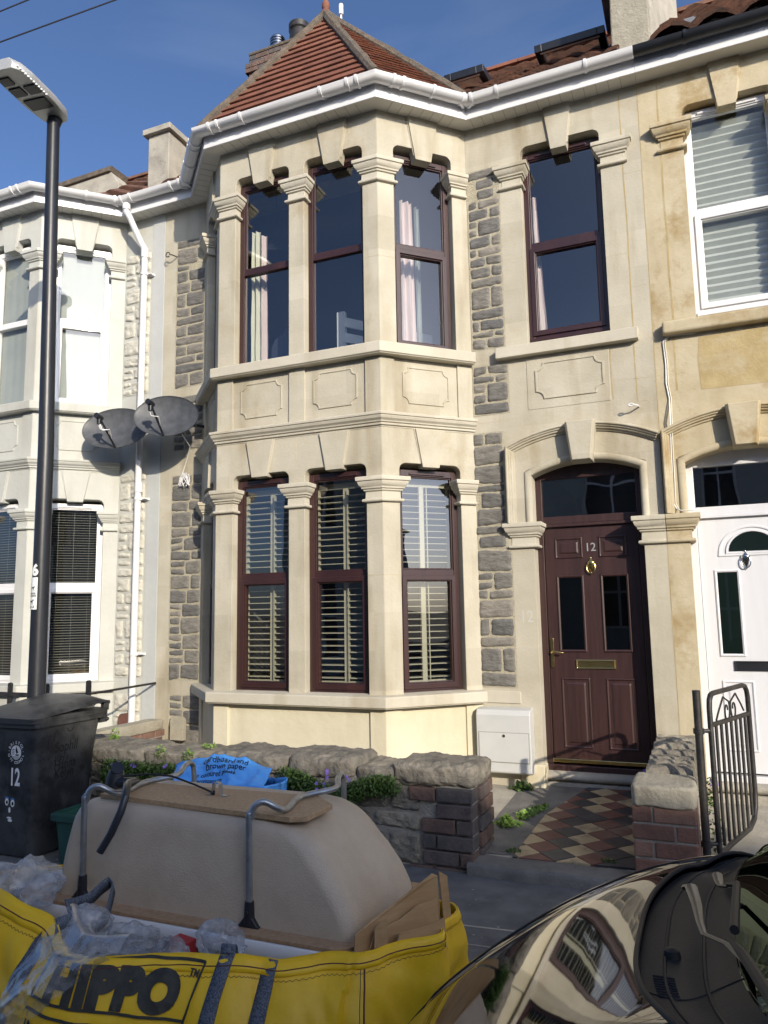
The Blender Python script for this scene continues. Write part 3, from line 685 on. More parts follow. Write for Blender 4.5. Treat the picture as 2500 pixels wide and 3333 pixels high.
# ---- centre house
H = thing('terraced_house', 'honey stone terraced house with dark brown windows and brown front door', 'house', (-2.7, 0, -.27), 'terraced houses in the row')
bay(H, 0, 'bath_stone', 'bath_stone_pale', 'render_cream', 'rosewood', ('glass', 'glass'))
d0, d1 = -1.272, -.405
opening = [(d0, -.29), (d1, -.29), (d1, 2.395)] + list(reversed(arcz(d0, d1, 2.395, 2.49)))[1:-1] + [(d0, 2.395)]
mb = MB()
holes = [opening, head_open(-1.250, -.566, 3.53, 5.375, .07), rect(-4.50, -1.90, .5, 2.75), rect(-4.50, -1.90, 3.45, 5.55)]
mb.slab(WF, rect(LX, JX, -.3, 5.70), holes, -.30, 0); mb.build('front_wall', 'bath_stone', H, bevel=.003)
main_window(H, -.908, False, 'bath_stone', 'rosewood', 'glass')
door_surround(H, d0, d1, -1.478, JX-.006, 'bath_stone')
for zb, pts, m in ((1.79, [(-1.448, 0), (-1.215, 0), (-1.215, .10)], 'bath_stone_pale'),):
    capital(H, [(-1.452, .03), (-1.452, 0), (-1.262, 0), (-1.262, .14)], 1.79, m, 1.0)
capital(H, [(-.415, .14), (-.415, 0), (JX-.002, 0)], 1.775, 'bath_stone', 1.05)
mb = MB(); mb.wbox(-1.45, -1.262, -.02, .02, -.29, .045); mb.wbox(-1.30, -1.262, -.014, .14, -.29, .04); mb.build('column_base', 'render_cream', H, bevel=.01)
door(H, d0, d1, 'door_brown', 'glass_dark', 'six')
# carved 12, grooves and joints in the stone
mb = MB(); put_text(mb, '12', .135, lambda x, y: WF(-1.418+x, .0008, 1.178+y), wx=.86); mb.build('carved_number', 'painted_stone', H)
gm = MB()
for (x, z0, z1, w) in ((-.383, 3.54, 5.62, .010), (-.388, 2.93, 3.42, .009), (-.575, 2.97, 3.42, .007), (-.2365, -.2, 5.66, .006)):
    n = 26; pts = [(x+.006*noise.noise(Vector((z0+(z1-z0)*k/n*2.3, x*9, 0))), z0+(z1-z0)*k/n) for k in range(n+1)]
    gm.sweep(pts, [(-w*.5, .0006), (w*.5, .0006), (w*.5, -.01), (-w*.5, -.01)], lambda u, z, h: (u, -h-.0006, z))
gm.build('stone_joint', 'stained_dark', H, recalc=True)
mb = MB(); mb.slab(WF, rect(-1.273, -.59, 2.965, 3.425), [], -.01, .004); mb.build('carved_panel', 'bath_stone', H, bevel=.004)
mb = MB(); q = concave(-1.20, -.632, 3.045, 3.37, .068); q2 = concave(-1.183, -.649, 3.062, 3.353, .062); mb.slab(WF, q, [q2], .0, .014); mb.slab(WF, q2, [], .0, .007); mb.build('carved_panel', 'bath_stone', H, bevel=.0025)
mb = MB(); mb.wbox(-1.735, -1.435, -.012, .02, .521, .617); mb.build('stone_band', 'bath_stone_pale', H, bevel=.004)
# fine ashlar joints
aj = MB()
for (x0, x1, z) in ((-1.43, -1.27, 4.35), (-.56, -.39, 4.2), (-.38, -.24, 4.9), (-.38, -.24, 3.9), (-1.43, -1.27, 1.0), (-.40, -.24, 1.35), (-1.43, -1.28, .62), (-1.74, -1.36, 2.90), (-.57, -.25, 3.12), (-.38, -.24, 2.93)): aj.wbox(x0, x1, -.0012, .01, z-.0012, z+.0012)
for (x, z0, z1) in ((-1.43, 5.25, 5.68), (-1.33, 2.82, 2.96), (-1.12, 2.82, 2.95)): aj.wbox(x-.0012, x+.0012, -.0012, .01, z0, z1)
A, B, C, Dd, fl, ff, frr = bayframes(0)
for fr, us in ((ff, [(0, .18), (.756, .914), (1.496, 1.639)]), (frr, [(0, .157), (.727, .877)])):
    for a, b in us:
        for z in (1.58, 4.32): aj.box(fr, a, b, -.01, .0011, z-.0012, z+.0012)
for u in (.83, 1.52): aj.box(ff, u-.0012, u+.0012, -.01, .0011, 2.53, 2.81); aj.box(ff, u-.0012, u+.0012, -.01, .0011, 5.4, 5.68)
aj.build('stone_joint', 'stained_stone', H)
# rubble infill strips
def rub(parent, u0, u1, z0, z1, rows, seed, m='rubble', mm='mortar', d=.0, **k):
    b = MB(); 
    b.grid(lambda s, t: WF(u0-.004+(u1-u0+.008)*s, .003+.003*noise.noise(Vector((s*9, t*30*(z1-z0), seed))), z0+(z1-z0)*t), 6, int((z1-z0)*30)); mo = b.build('rubble_infill', mm, parent, recalc=False)
    s = MB(); tot = sum(r[0] for r in rows); rows = [(h*(z1-z0)/tot, sp) for h, sp in rows]
    rubble(s, WF, u0, u1, rows, z1, d=.004, seed=seed, **k); s.build('rubble_stone', m, mo, smooth=True, recalc=False)
rub(H, -1.745, -1.447, 3.56, 5.26, [(90, []), (95, ['n', .25, .85]), (95, ['n', .28, .85]), (80, [.3]), (100, [.64]), (150, ['s', .28]), (105, [.68]), (80, [.25]), (90, [.5]), (100, [.65]), (85, []), (190, [.6]), (95, []), (100, [.25]), (60, [.68]), (95, [.45])], 3)
rub(H, -1.752, -1.432, 2.965, 3.415, [(48, [.42]), (36, [.63]), (90, ['s', .38]), (55, [])], 5)
rub(H, -1.775, -1.50, 1.80, 2.81, [(50, [.4]), (75, []), (75, []), (30, []), (60, ['n', .2, 1]), (65, ['n', .05, 1]), (35, []), (50, ['n', .1, 1.])], 8)
rub(H, -1.768, -1.462, .645, 1.79, [(70, []), (55, ['s', .45]), (30, [.3]), (58, []), (56, [.32]), (34, []), (75, [.62]), (45, [])], 9)
rnd = random.Random(4)
rub(H, -5.002, -4.63, 3.66, 5.30, [(45, ['n', .0, .9]), (90, ['n', 0, .75]), (32, ['n', .0, .45]), (60, [.42]), (60, [.5]), (75, [.35]), (50, [.5]), (45, []), (60, [.4]), (45, []), (55, [.4]), (40, [.72]), (50, []), (70, [.5])], 11)
rub(H, -5.0, -4.63, 2.98, 3.56, rand_rows(.58, rnd, .08, .15), 12)
rub(H, -5.01, -4.63, .645, 2.72, rand_rows(2.07, rnd, .09, .19), 13)
rub(H, -4.99, -4.60, -.02, .50, rand_rows(.5, rnd, .09, .16), 14)
# roof
XC = -3.1945
def offs(path, o):
    mb = MB(); r = []; mb.sweep(path, [(o, 0), (o+.01, 0)], lambda x, y, h: (x, y, h), cap=False, closedprof=False); return [mb.v[2*i] for i in range(len(path))]
def house_roof(parent, off, x0, x1, zr=8.98, m1='roof_tile', m2='roof_tile_old', ridge=True):
    A, B, C, Dd = bayframes(off)[:4]
    pts = offs([(x0, 0), A, B, C, Dd, (x1, 0)], .215); ze = 5.835
    P = [Vector((p.x, p.y, ze)) for p in pts]; ap = Vector((XC+off, .03, 7.40))
    rf = MB()
    def face(p, q, r, s=None, tw=.21, th=.118, mb=rf, **k):
        U = (q-p).normalized(); nn = (q-p).cross(r-p).normalized(); V = nn.cross(U); V = V if V.z > 0 else -V
        pl = [(0, 0), ((q-p).dot(U), 0), ((r-p).dot(U), (r-p).dot(V))]
        if s is not None: pl.append(((s-p).dot(U), (s-p).dot(V)))
        tileplane(mb, p, U, V, pl, tw, th, **k)
    back = Vector((XC+off, 2.6, 7.40))
    face(P[2], P[3], ap); face(P[3], P[4], ap, th=.098); face(P[1], P[2], ap, th=.098)
    face(P[4], Vector((P[4].x, 2.4, ze)), back, ap, th=.098); face(Vector((P[1].x, 2.4, ze)), P[1], ap, back, th=.098)
    ro = rf.build('bay_roof', m1, parent, recalc=False)
    hp = MB()
    for (p, q) in ((P[2], ap), (P[3], ap), (P[4], ap), (P[1], ap), (ap, back)):
        n = 14; L_ = []
        for i in range(n+1): v = p.lerp(q, i/n); L_.append(v+Vector((0, 0, .012+.008*noise.noise(v*9))))
        hp.tube(L_, [.05*(1+.25*noise.noise(v*7)) for v in L_], 8)
    hp.build('hip', 'hip_mortar', ro, smooth=True)
    # main slope
    mr = MB(); V = Vector((0, 3.82, zr-ze)).normalized(); Ls = math.hypot(3.82, zr-ze)
    e = .0
    for (a, b) in ((x0, x1),):
        tileplane(mr, (0, -.215, ze), (1, 0, 0), V, [(a, 0), (b, 0), (b, Ls), (a, Ls)], .24, .30, lift=.03, camber=.035, stag=False, thick=.02)
    mo = mr.build('roof', m2, parent, recalc=False)
    rd = MB(); x = x0
    while x < x1-.05:
        w = min(.45, x1-x); rd.rings([[Vector((xx, 3.6-.11*math.cos(R(a)), zr+.02+(.10+dz)*math.sin(R(a)))) for a in range(0, 181, 20)] for xx, dz in ((x, 0), (x+w-.01, 0.01))]); x += w
    rd.build('ridge_tile', m1, mo)
    # underlay that closes the roof
    ul = MB(); ul.add([(x0, -.18, ze-.03), (x1, -.18, ze-.03), (x1, 3.6, zr-.05), (x0, 3.6, zr-.05), (x1, 7.4, ze), (x0, 7.4, ze)], [(0, 1, 2, 3), (3, 2, 4, 5)])
    for (p, q) in ((P[2], P[3]), (P[3], P[4]), (P[1], P[2])): ul.add([p-Vector((0, 0, .03)), q-Vector((0, 0, .03)), ap-Vector((0, 0, .04))], [(0, 1, 2)])
    ul.build('roof_underlay', 'lead', mo, recalc=False)
    return ro
def flat_bay_roof(parent, off, x0, x1, zr=8.98):
    A, B, C, Dd = bayframes(off)[:4]; pts = offs([A, B, C, Dd], .20); mb = MB(); ze = 5.835
    mb.rings([[Vector((p.x, p.y, z)) for p in pts]+[Vector((pts[-1].x, .3, z)), Vector((pts[0].x, .3, z))] for z in (5.80, 5.85)]); mb.build('bay_roof', 'lead', parent)
    mr = MB(); V = Vector((0, 3.82, zr-ze)).normalized(); Ls = math.hypot(3.82, zr-ze)
    tileplane(mr, (0, -.215, ze), (1, 0, 0), V, [(x0, 0), (x1, 0), (x1, Ls), (x0, Ls)], .24, .30, lift=.03, camber=.035, stag=False, thick=.02); mo = mr.build('roof', 'roof_tile_old', parent, recalc=False)
    rd = MB(); rd.rings([[Vector((xx, 3.6-.11*math.cos(R(a)), zr+.02+.10*math.sin(R(a)))) for a in range(0, 181, 20)] for xx in (x0, x1)]); rd.build('ridge_tile', 'roof_tile_old', mo)
    ul = MB(); ul.add([(x0, -.18, ze-.03), (x1, -.18, ze-.03), (x1, 3.6, zr-.05), (x0, 3.6, zr-.05), (x1, 7.4, ze), (x0, 7.4, ze)], [(0, 1, 2, 3), (3, 2, 4, 5)]); ul.build('roof_underlay', 'lead', mo, recalc=False)
ro = house_roof(H, 0, LX+.1, JX-.12)
mb = MB(); fz = Vector((XC, .03, 7.44)); mb.rings([[fz+Vector((r*math.cos(R(a)), r*math.sin(R(a)), z)) for a in range(0, 360, 30)] for r, z in ((.06, -.06), (.055, .0), (.03, .03), (.042, .06), (.04, .10), (.02, .14), (.004, .16))])
mb.build('finial', 'roof_tile', ro, smooth=True)
_A, _B, _C, _D = bayframes(0)[:4]
eaves(H, [(LX, 0), _A, _B, _C, _D, (JX, 0)])
# rooms behind the glass
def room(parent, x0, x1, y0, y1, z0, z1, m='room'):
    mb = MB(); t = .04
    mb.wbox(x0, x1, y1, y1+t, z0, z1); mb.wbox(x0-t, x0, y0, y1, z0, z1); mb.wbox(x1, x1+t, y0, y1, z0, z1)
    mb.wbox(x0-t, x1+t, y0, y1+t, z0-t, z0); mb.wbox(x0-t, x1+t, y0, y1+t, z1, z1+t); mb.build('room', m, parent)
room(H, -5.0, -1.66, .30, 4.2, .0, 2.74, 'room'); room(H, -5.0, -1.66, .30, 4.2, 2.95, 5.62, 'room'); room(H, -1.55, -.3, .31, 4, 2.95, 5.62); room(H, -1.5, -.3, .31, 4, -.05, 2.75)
# ---- left house (off-white painted)
HL = thing('terraced_house', 'off-white painted terraced house with white windows, left of the brown windowed house', 'house', (-7.2, 0, -.27), 'terraced houses in the row')
OFF = -3.956
bay(HL, OFF, 'painted_stone', 'painted_stone', 'painted_stone', 'upvc', ('glass', 'glass_soft'))
mb = MB(); mb.slab(WF, rect(-9.8, LX, -.3, 5.70), [rect(-8.45, -5.86, .5, 2.75), rect(-8.45, -5.86, 3.45, 5.55)], -.3, -.003); mb.build('front_wall', 'painted_stone', HL, bevel=.003)
mb = MB(); mb.wbox(-5.335, LX-.002, -.006, .05, -.3, 5.66); mb.build('party_pier', 'painted_grey', HL, bevel=.004)
rub(HL, -5.70, -5.345, 3.66, 5.28, rand_rows(1.6, rnd, .1, .2), 21, 'rubble_painted', 'painted_stone', depth=.03, gap=.02)
rub(HL, -5.70, -5.345, .66, 2.80, rand_rows(2.1, rnd, .1, .22), 22, 'rubble_painted', 'painted_stone', depth=.03, gap=.02)
rub(HL, -5.70, -5.345, -.2, .50, rand_rows(.7, rnd, .1, .2), 23, 'rubble_painted', 'painted_stone', depth=.03, gap=.02)
A2, B2, C2, D2 = bayframes(OFF)[:4]
flat_bay_roof(HL, OFF, -9.8, LX-.12)
eaves(HL, [(-9.8, 0), A2, B2, C2, D2, (LX, 0)])
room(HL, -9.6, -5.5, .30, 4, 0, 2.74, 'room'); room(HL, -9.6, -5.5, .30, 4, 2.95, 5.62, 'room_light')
dp = MB(); px = -5.385; y_ = -.075
dp.tube([(px-.13, -.235, 5.75), (px-.13, -.235, 5.66), (px-.11, -.20, 5.60), (px-.03, -.10, 5.33), (px, y_, 5.27), (px, y_, 5.2)], .034, 14)
dp.tube([(px, y_, 5.24), (px-.005, y_, 2.6)], .034, 14); dp.tube([(px-.005, y_, 2.6), (px-.01, y_, -.2)], .034, 14)
for z in (5.22, 2.62): dp.tube([(px, y_, z-.05), (px, y_, z+.05)], .041, 14)
dp.tube([(px-.13, -.235, 5.68), (px-.13, -.235, 5.74)], .043, 14)
for z in (4.98, 2.5, .9): dp.tube([(px, y_, z-.014), (px, y_, z+.014)], .043, 14); dp.wbox(px-.06, px+.09, -.03, -.003, z-.012, z+.012); dp.wbox(px+.03, px+.085, -.07, -.01, z-.005, z+.005)
dp.build('downpipe', 'upvc', HL, smooth=True)
# rendered stub and chimney on the left party line
mb = MB(); mb.wbox(-5.30, -5.02, -.16, .55, 5.70, 6.52); st_ = mb.build('parapet', 'concrete', HL, bevel=.008)
mb = MB(); mb.wbox(-5.345, -4.975, -.21, .60, 6.52, 6.585); mb.build('coping', 'concrete', st_, bevel=.006)
mb = MB(); mb.wbox(-5.33, -4.99, -.15, .5, 5.84, 5.95); mb.build('flashing', 'lead', st_, bevel=.01)
def bricks(mb, fr, u0, u1, z0, z1, bl=.215, bh=.068, g=.010, d0=-.05, d1=0, off=0, rnd=random):
    z = z0; k = off
    while z < z1-.01:
        h = min(bh, z1-z); u = u0-(bl/2 if k % 2 else 0)
        while u < u1:
            a, b = max(u, u0), min(u+bl-g, u1)
            if b-a > .025: mb.box(fr, a, b, d0, d1+rnd.uniform(-.002, .002), z, z+h-g*.5)
            u += bl
        z += bh+g*.5; k += 1
CH = thing('chimney_stack', 'red brick chimney stack with two pots behind the tiled bay roof', 'chimney', (-5.1, 2.4, 7))
def wbr(mb, x0, x1, y0, y1, z0, z1):
    for fr, l in ((Fr(x0, y0, 1, 0), x1-x0), (Fr(x1, y0, 0, 1), y1-y0), (Fr(x0, y1, 0, -1), y1-y0)): bricks(mb, fr, 0, l, z0, z1)
mb = MB(); wbr(mb, -5.43, -4.5, 2.0, 2.9, 7.0, 8.86); mb.build('brickwork', 'dark_brick', CH, bevel=.003)
mb = MB(); mb.wbox(-5.42, -4.51, 2.01, 2.89, 7.0, 9.12); mb.build('core', 'mortar', CH)
mb = MB(); wbr(mb, -5.47, -4.46, 1.96, 2.94, 8.86, 9.0); wbr(mb, -5.43, -4.5, 2.0, 2.9, 9.0, 9.14); mb.build('corbel', 'dark_brick', CH, bevel=.003)
mb = MB(); mb.wbox(-5.44, -4.49, 1.99, 2.91, 9.14, 9.19); mb.build('flaunching', 'hip_mortar', CH, bevel=.02)
mb = MB(); pc = Vector((-5.02, 2.10, 9.18))
for z in (0, .05, .09, .13): mb.rings([[pc+Vector((.11*k*math.cos(R(a)), .11*k*math.sin(R(a)), z+dz)) for a in range(0, 360, 24)] for k, dz in ((1, 0), (1, .02), (.8, .021))], cap=True)
mb.rings([[pc+Vector((r*math.cos(R(a)), r*math.sin(R(a)), z)) for a in range(0, 360, 24)] for r, z in ((.075, 0), (.075, .14), (.1, .15), (.09, .18), (.02, .20))]); mb.build('flue_cowl', 'chrome', CH, smooth=True)
mb = MB(); pc = Vector((-4.70, 2.15, 9.17)); mb.rings([[pc+Vector((r*math.cos(R(a)), r*math.sin(R(a)), z)) for a in range(0, 360, 20)] for r, z in ((.15, 0), (.13, .2), (.15, .22), (.15, .30), (.11, .30), (.10, .05))], cap=False); mb.build('chimney_pot', 'iron', CH, smooth=True)
# ---- right house (stained stone, white door)
HR = thing('terraced_house', 'yellow stained stone terraced house with white window and white front door', 'house', (1.6, 0, -.27), 'terraced houses in the row')
m0, m1 = 2*JX-d1, 2*JX-d0
op2 = [(m0, -.29), (m1, -.29), (m1, 2.395)] + list(reversed(arcz(m0, m1, 2.395, 2.49)))[1:-1] + [(m0, 2.395)]
cw = 2*JX+.908
mb = MB(); mb.slab(WF, rect(JX, 4.5, -.3, 5.70), [op2, head_open(cw-.342, cw+.342, 3.53, 5.375, .07)], -.3, .0015); mb.build('front_wall', 'stained_stone', HR, bevel=.003)
u0, u1 = cw-.342, cw+.342
window(HR, WF, u0, u1, 3.60, 5.36, 4.46, 'upvc', 'glass_soft', casement=True, d=-.085, w=.055)
keystone(HR, WF, cw, .24, .135, 5.69, 5.275, 'stained_stone', back=-.08)
capital(HR, [(u0-.168, .06), (u0-.168, 0), (u0-.006, 0), (u0-.006, .08)], 4.998, 'stained_stone', 1.15); capital(HR, [(u1+.006, .08), (u1+.006, 0), (u1+.19, 0), (u1+.19, .06)], 4.998, 'stained_stone', 1.15)
mb = MB(); mb.wbox(cw-.60, cw+.62, -.085, .1, 3.43, 3.535); mb.build('window_sill', 'stained_stone', HR, bevel=.02, seg=3)
door_surround(HR, m0, m1, JX+.006, 2*JX+1.478, 'stained_stone')
capital(HR, [(JX+.002, 0), (-.058, 0), (-.058, .14)], 1.775, 'stained_stone', 1.05); capital(HR, [(m1, .14), (m1, 0), (m1+.17, 0), (m1+.17, .03)], 1.79, 'stained_stone', 1.0)
door(HR, m0, m1, 'door_white', 'glass_dark', 'moon')
mb = MB(); q = [(.09, 2.965), (.60, 2.96), (.98, 2.97), (.97, 3.33), (.93, 3.40), (.1, 3.39), (.078, 3.2), (.085, 3.1)]; mb.slab(WF, q, [], -.005, .0032); mb.build('render_patch', 'stained_dark', HR)
gm = MB()
for (x, z0, z1, w) in ((-.080, 3.55, 5.62, .014), (-.088, 2.98, 3.42, .014)):
    n = 26; pts = [(x+.008*noise.noise(Vector((z0+(z1-z0)*k/n*2.3, x*9, 0))), z0+(z1-z0)*k/n) for k in range(n+1)]
    gm.sweep(pts, [(-w*.5, .002), (w*.5, .002), (w*.5, -.01), (-w*.5, -.01)], lambda u, z, h: (u, -h-.0008, z))
gm.build('stone_joint', 'stained_dark', HR)
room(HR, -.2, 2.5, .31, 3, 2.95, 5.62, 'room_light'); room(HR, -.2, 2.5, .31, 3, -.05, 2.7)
mr = MB(); V = Vector((0, 3.82, 9.0-5.835)).normalized(); tileplane(mr, (0, -.215, 5.835), (1, 0, 0), V, [(-.1, 0), (4.5, 0), (4.5, 4.95), (-.1, 4.95)], .33, .36, lift=.05, camber=.075, stag=False, thick=.03)
mo = mr.build('roof', 'roof_tile_old', HR, recalc=False)
mb = MB(); mb.add([(-.12, -.18, 5.80), (4.5, -.18, 5.80), (4.5, 3.6, 8.93), (-.12, 3.6, 8.93), (4.5, 7.4, 5.8), (-.12, 7.4, 5.8)], [(0, 1, 2, 3), (3, 2, 4, 5)]); mb.build('roof_underlay', 'lead', mo, recalc=False)
rd = MB(); rd.rings([[Vector((xx, 3.6-.13*math.cos(R(a)), 9.0+.12*math.sin(R(a)))) for a in range(0, 181, 20)] for xx in (-.1, 4.5)]); rd.build('ridge_tile', 'roof_tile_old', mo)
eaves(HR, [(JX+.002, 0), (4.5, 0)], gm='black_gutter', seams=False)
mb = MB(); mb.rings([[Vector((-.43, .12, 5.7)), Vector((-.10, .10, 5.7)), Vector((-.10, .75, 5.7)), Vector((-.43, .75, 5.7))], [Vector((-.42, .12, 6.5)), Vector((-.10, .10, 6.6)), Vector((-.10, .75, 6.6)), Vector((-.42, .75, 6.5))], [Vector((-.40, .14, 7.4)), Vector((-.10, .12, 7.4)), Vector((-.10, .75, 7.4)), Vector((-.40, .75, 7.4))]])
st2 = mb.build('parapet', 'cap_stone', HR, bevel=.012)
mb = MB(); mb.rings([[Vector((-.105, .10, 6.05)), Vector((-.075, .115, 6.02)), Vector((.14, .75, 6.60)), Vector((-.10, .75, 6.60))], [Vector((-.105, .10, 7.4)), Vector((-.075, .115, 7.4)), Vector((.14, .8, 7.4)), Vector((-.10, .8, 7.4))]]); mb.build('render_face', 'concrete', st2, bevel=.01)
mb = MB(); mb.wbox(-.50, -.09, .06, .78, 6.83, 6.93); mb.build('coping', 'lead', st2, bevel=.012)
mb = MB(); mb.add([(-.46, -.12, 5.86), (.02, -.12, 5.86), (.30, .62, 6.62), (-.1, .62, 6.62), (-.44, .62, 6.58)], [(0, 1, 2, 3, 4)]); mb.build('flashing', 'lead', st2, solid=.02)
# ------------------------------------------------------------------ the terrace across the street (behind the camera: shade and reflections)
def opposite(x):
    h = thing('opposite_house', 'terraced house across the street, behind the viewer', 'house', (x, -14, -.27), 'houses across the street')
    f = Fr(x+2.45, -12.5, -1, 0)
    mb = MB(); op = [rect(.5, 2.0, .8, 2.5), rect(.5, 2.0, 3.5, 5.1), rect(3.3, 4.2, 0, 2.4), rect(3.3, 4.2, 3.5, 5.1)]
    mb.slab(f, rect(0, 4.9, -.4, 5.6), op, -.3, 0); mb.build('front_wall', 'painted_stone', h)
    mb = MB(); mb.add([(x-2.45, -12.3, 5.6), (x+2.45, -12.3, 5.6), (x+2.45, -16.5, 8.15), (x-2.45, -16.5, 8.15), (x+2.45, -20.6, 5.6), (x-2.45, -20.6, 5.6)], [(0, 1, 2, 3), (3, 2, 4, 5)]); mb.build('roof', 'roof_tile_old', h, solid=.06)
    mb = MB(); mb.wbox(x-2.45, x+2.45, -13.4, -13.3, -.4, 5.6); mb.build('inner_wall', 'room', h)
    for q in op:
        u0, u1, z0, z1 = q[0][0], q[1][0], q[0][1], q[2][1]
        w = MB(); w.slab(f, rect(u0, u1, z0, z1), [rect(u0+.06, (u0+u1)/2-.03, z0+.06, (z0+z1)/2), rect((u0+u1)/2+.03, u1-.06, z0+.06, (z0+z1)/2), rect(u0+.06, (u0+u1)/2-.03, (z0+z1)/2+.06, z1-.06), rect((u0+u1)/2+.03, u1-.06, (z0+z1)/2+.06, z1-.06)], -.15, -.08); w.build('window', 'upvc', h)
    return h
def copy_tree(o, parent=None):
    c = o.copy(); COL.objects.link(c); c.parent = parent
    for ch in list(o.children): copy_tree(ch, c)
    return c
oh = opposite(-8)
for k in range(1, 8): c = copy_tree(oh); c.location = (-8+4.9*k, -14, -.27-(.08 if k >= 4 else 0))

# ------------------------------------------------------------------ garden wall, piers
rnd = random.Random(12)
GWY = -1.70
def lump(x0, x1, y0, y1, z0, z1, seed, amp=.02, ex=5.2, n=56, m=80):
    mb = MB(); xc, yc, zc = (x0+x1)/2, (y0+y1)/2, (z0+z1)/2; hx, hy, hz = (x1-x0)/2, (y1-y0)/2, (z1-z0)/2
    def f(s, t):
        th = 2*math.pi*s; x = 2*t-1; sg = lambda v: math.copysign(abs(v)**(2/ex), v)
        cy, cz = sg(math.cos(th)), sg(math.sin(th)); k = (1-abs(x)**16)**.35 if abs(x) < 1 else 0
        if cz > 0: cz *= 1+.0
        p = Vector((xc+hx*x, yc+hy*cy*(k*.93+.07*(1-x*x)), zc+hz*cz*k))
        nn = noise.fractal(Vector((p.x*4, p.y*5, p.z*5))+Vector((seed*7, 0, 0)), 1, 2, 4); n2 = noise.ridged_multi_fractal(Vector((p.x*6, p.y*7, p.z*9))+Vector((seed, 3, 1)), 1., 2., 3, 1., 2.)
        n3 = noise.ridged_multi_fractal(Vector((p.x*13, p.y*15, p.z*26))+Vector((seed, 9, 1)), 1., 2.1, 4, 1., 2.)-1; st_ = noise.noise(Vector((p.x*2.2, p.y*3, seed)))*.5
        return p+Vector((.25*nn*amp, (cy)*amp*(nn-.45*(n2-1)-.42*n3), cz*amp*(.8*nn-.45*(n2-1)-.45*n3+.6*st_)))
    mb.grid(f, m, n); return mb
GW = thing('garden_wall', 'low grey stone front garden wall with rough rounded coping and a dark brick end', 'wall', (-3.2, -1.5, -.27))
mb = MB(); mb.wbox(-5.0, -1.372, GWY+.03, -1.29, -.3, .24); mb.build('core', 'garden_mortar', GW, bevel=.01)
f = Fr(-5.0, GWY+.035, 1, 0); st = MB()
x = 0; U1 = 5.0-1.70
rubble(st, f, 0, U1, [(.17, [.10, .19, .30, .41, .50, .60, .69, .79, .865, .935]), (.115, [.07, .17, .25, .37, .47, .55, .67, .76, .90]), (.20, [.09, .18, .28, .38, .5, .58, .66, .75, .83, .93])], .215, depth=.035, gap=.009, seed=31)
st.build('stone_block', 'garden_stone', GW, smooth=True, recalc=False)
bk = MB(); z = .207
for k, row in enumerate((( -1.78, -1.60, -1.36), (-1.60, -1.36), (-1.70, -1.475, -1.36), (-1.695, -1.60, -1.36), (-1.695, -1.455, -1.36), (-1.79, -1.62, -1.36))):
    for i in range(len(row)-1):
        j = rnd.uniform(-.004, .004); bk.wbox(row[i]+.006, row[i+1]-.004, GWY+j, GWY+.12, z-.084, z-.004)
    for a, b in ((-1.69+.12, -1.45), (-1.44, -1.28)) if k % 2 else ((-1.575, -1.38), (-1.37, -1.28)): bk.wbox(-1.46, -1.345+rnd.uniform(-.006, .006), a+.004, b, z-.084, z-.004)
    z -= .092
bk.build('brick', 'dark_brick', GW, bevel=.007, seg=2)
for k, (a, b, zt) in enumerate(((-5.05, -4.42, .335), (-4.43, -3.86, .32), (-3.88, -3.27, .31), (-3.29, -2.64, .335), (-2.66, -2.13, .35), (-2.15, -1.87, .305), (-1.90, -1.335, .338))):
    lump(a, b, GWY-.012, -1.26, .198+rnd.uniform(-.006, .006), zt, k+3, amp=.017).build('coping_stone', 'garden_stone', GW, smooth=True)
GP = thing('gate_pier', 'square brick gate pier with pale worn stone cap, right of the tiled path', 'pier', (-.28, -1.5, -.27))
bk = MB(); z = .185
x0, x1 = -.452, -.112
fr1 = Fr(x0, GWY+.025, 1, 0); fl_ = Fr(x0, -1.32, 0, -1); fr_ = Fr(x1, GWY+.025, 0, 1)
for k in range(5):
    sp = (.11, .34) if k % 2 == 0 else (.225, .34); u = 0
    for e in sp: bk.box(fr1, u+.004, e-.007, -.08, rnd.uniform(-.002, .003), z-.080, z); u = e
    for ff_ in (fl_, fr_):
        u = 0
        for e in ((.22, .355) if k % 2 == 0 else (.12, .355)): bk.box(ff_, u+.004, e-.007 if e < .3 else e-.0, -.08, rnd.uniform(-.002, .003), z-.080, z); u = e
    z -= .092
bk.build('brick', 'red_brick', GP, bevel=.006)
mb = MB(); mb.wbox(x0+.008, x1-.008, GWY+.033, -1.32, -.3, .19); mb.build('core', 'garden_mortar', GP)
lump(x0-.006, x1+.006, GWY+.01, -1.31, .182, .303, 41, amp=.007, ex=9).build('cap', 'cap_stone', GP, smooth=True)
SW = thing('side_wall', 'low rubble wall with rounded slanting coping between the two front paths', 'wall', (-.25, -.7, -.27))
mb = MB(); mb.wbox(-.39, -.13, -1.31, -.005, -.3, .19); mb.build('core', 'garden_mortar', SW)
st = MB(); rubble(st, Fr(-.388, -.02, 0, -1), 0, 1.29, rand_rows(.45, rnd, .1, .17, wide=6), .19, depth=.03, gap=.012, seed=51); st.build('stone_block', 'garden_stone', SW, smooth=True, recalc=False)
cs = MB(); y = -1.33; k = 0
while y < -.04:
    w = rnd.uniform(.06, .12)
    l = lump(-.41, -.11, y, y+w+.01, .15, .335+rnd.uniform(-.012, .015)+.0*(y+1.3), 60+k, amp=.014, ex=2.6, n=16, m=30)
    b = len(cs.v); cs.v += [v+Vector((0, .10*(v.x+.26), -.25*(v.x+.26)*0)) for v in l.v]; cs.f += [[b+i for i in q] for q in l.f]; cs.mi += l.mi; y += w; k += 1
cs.build('coping_stone', 'garden_stone', SW, smooth=True)
LW = thing('side_wall', 'low brick wall with sloping stone coping between the cream house and the white house', 'wall', (-5.1, -.45, -.27))
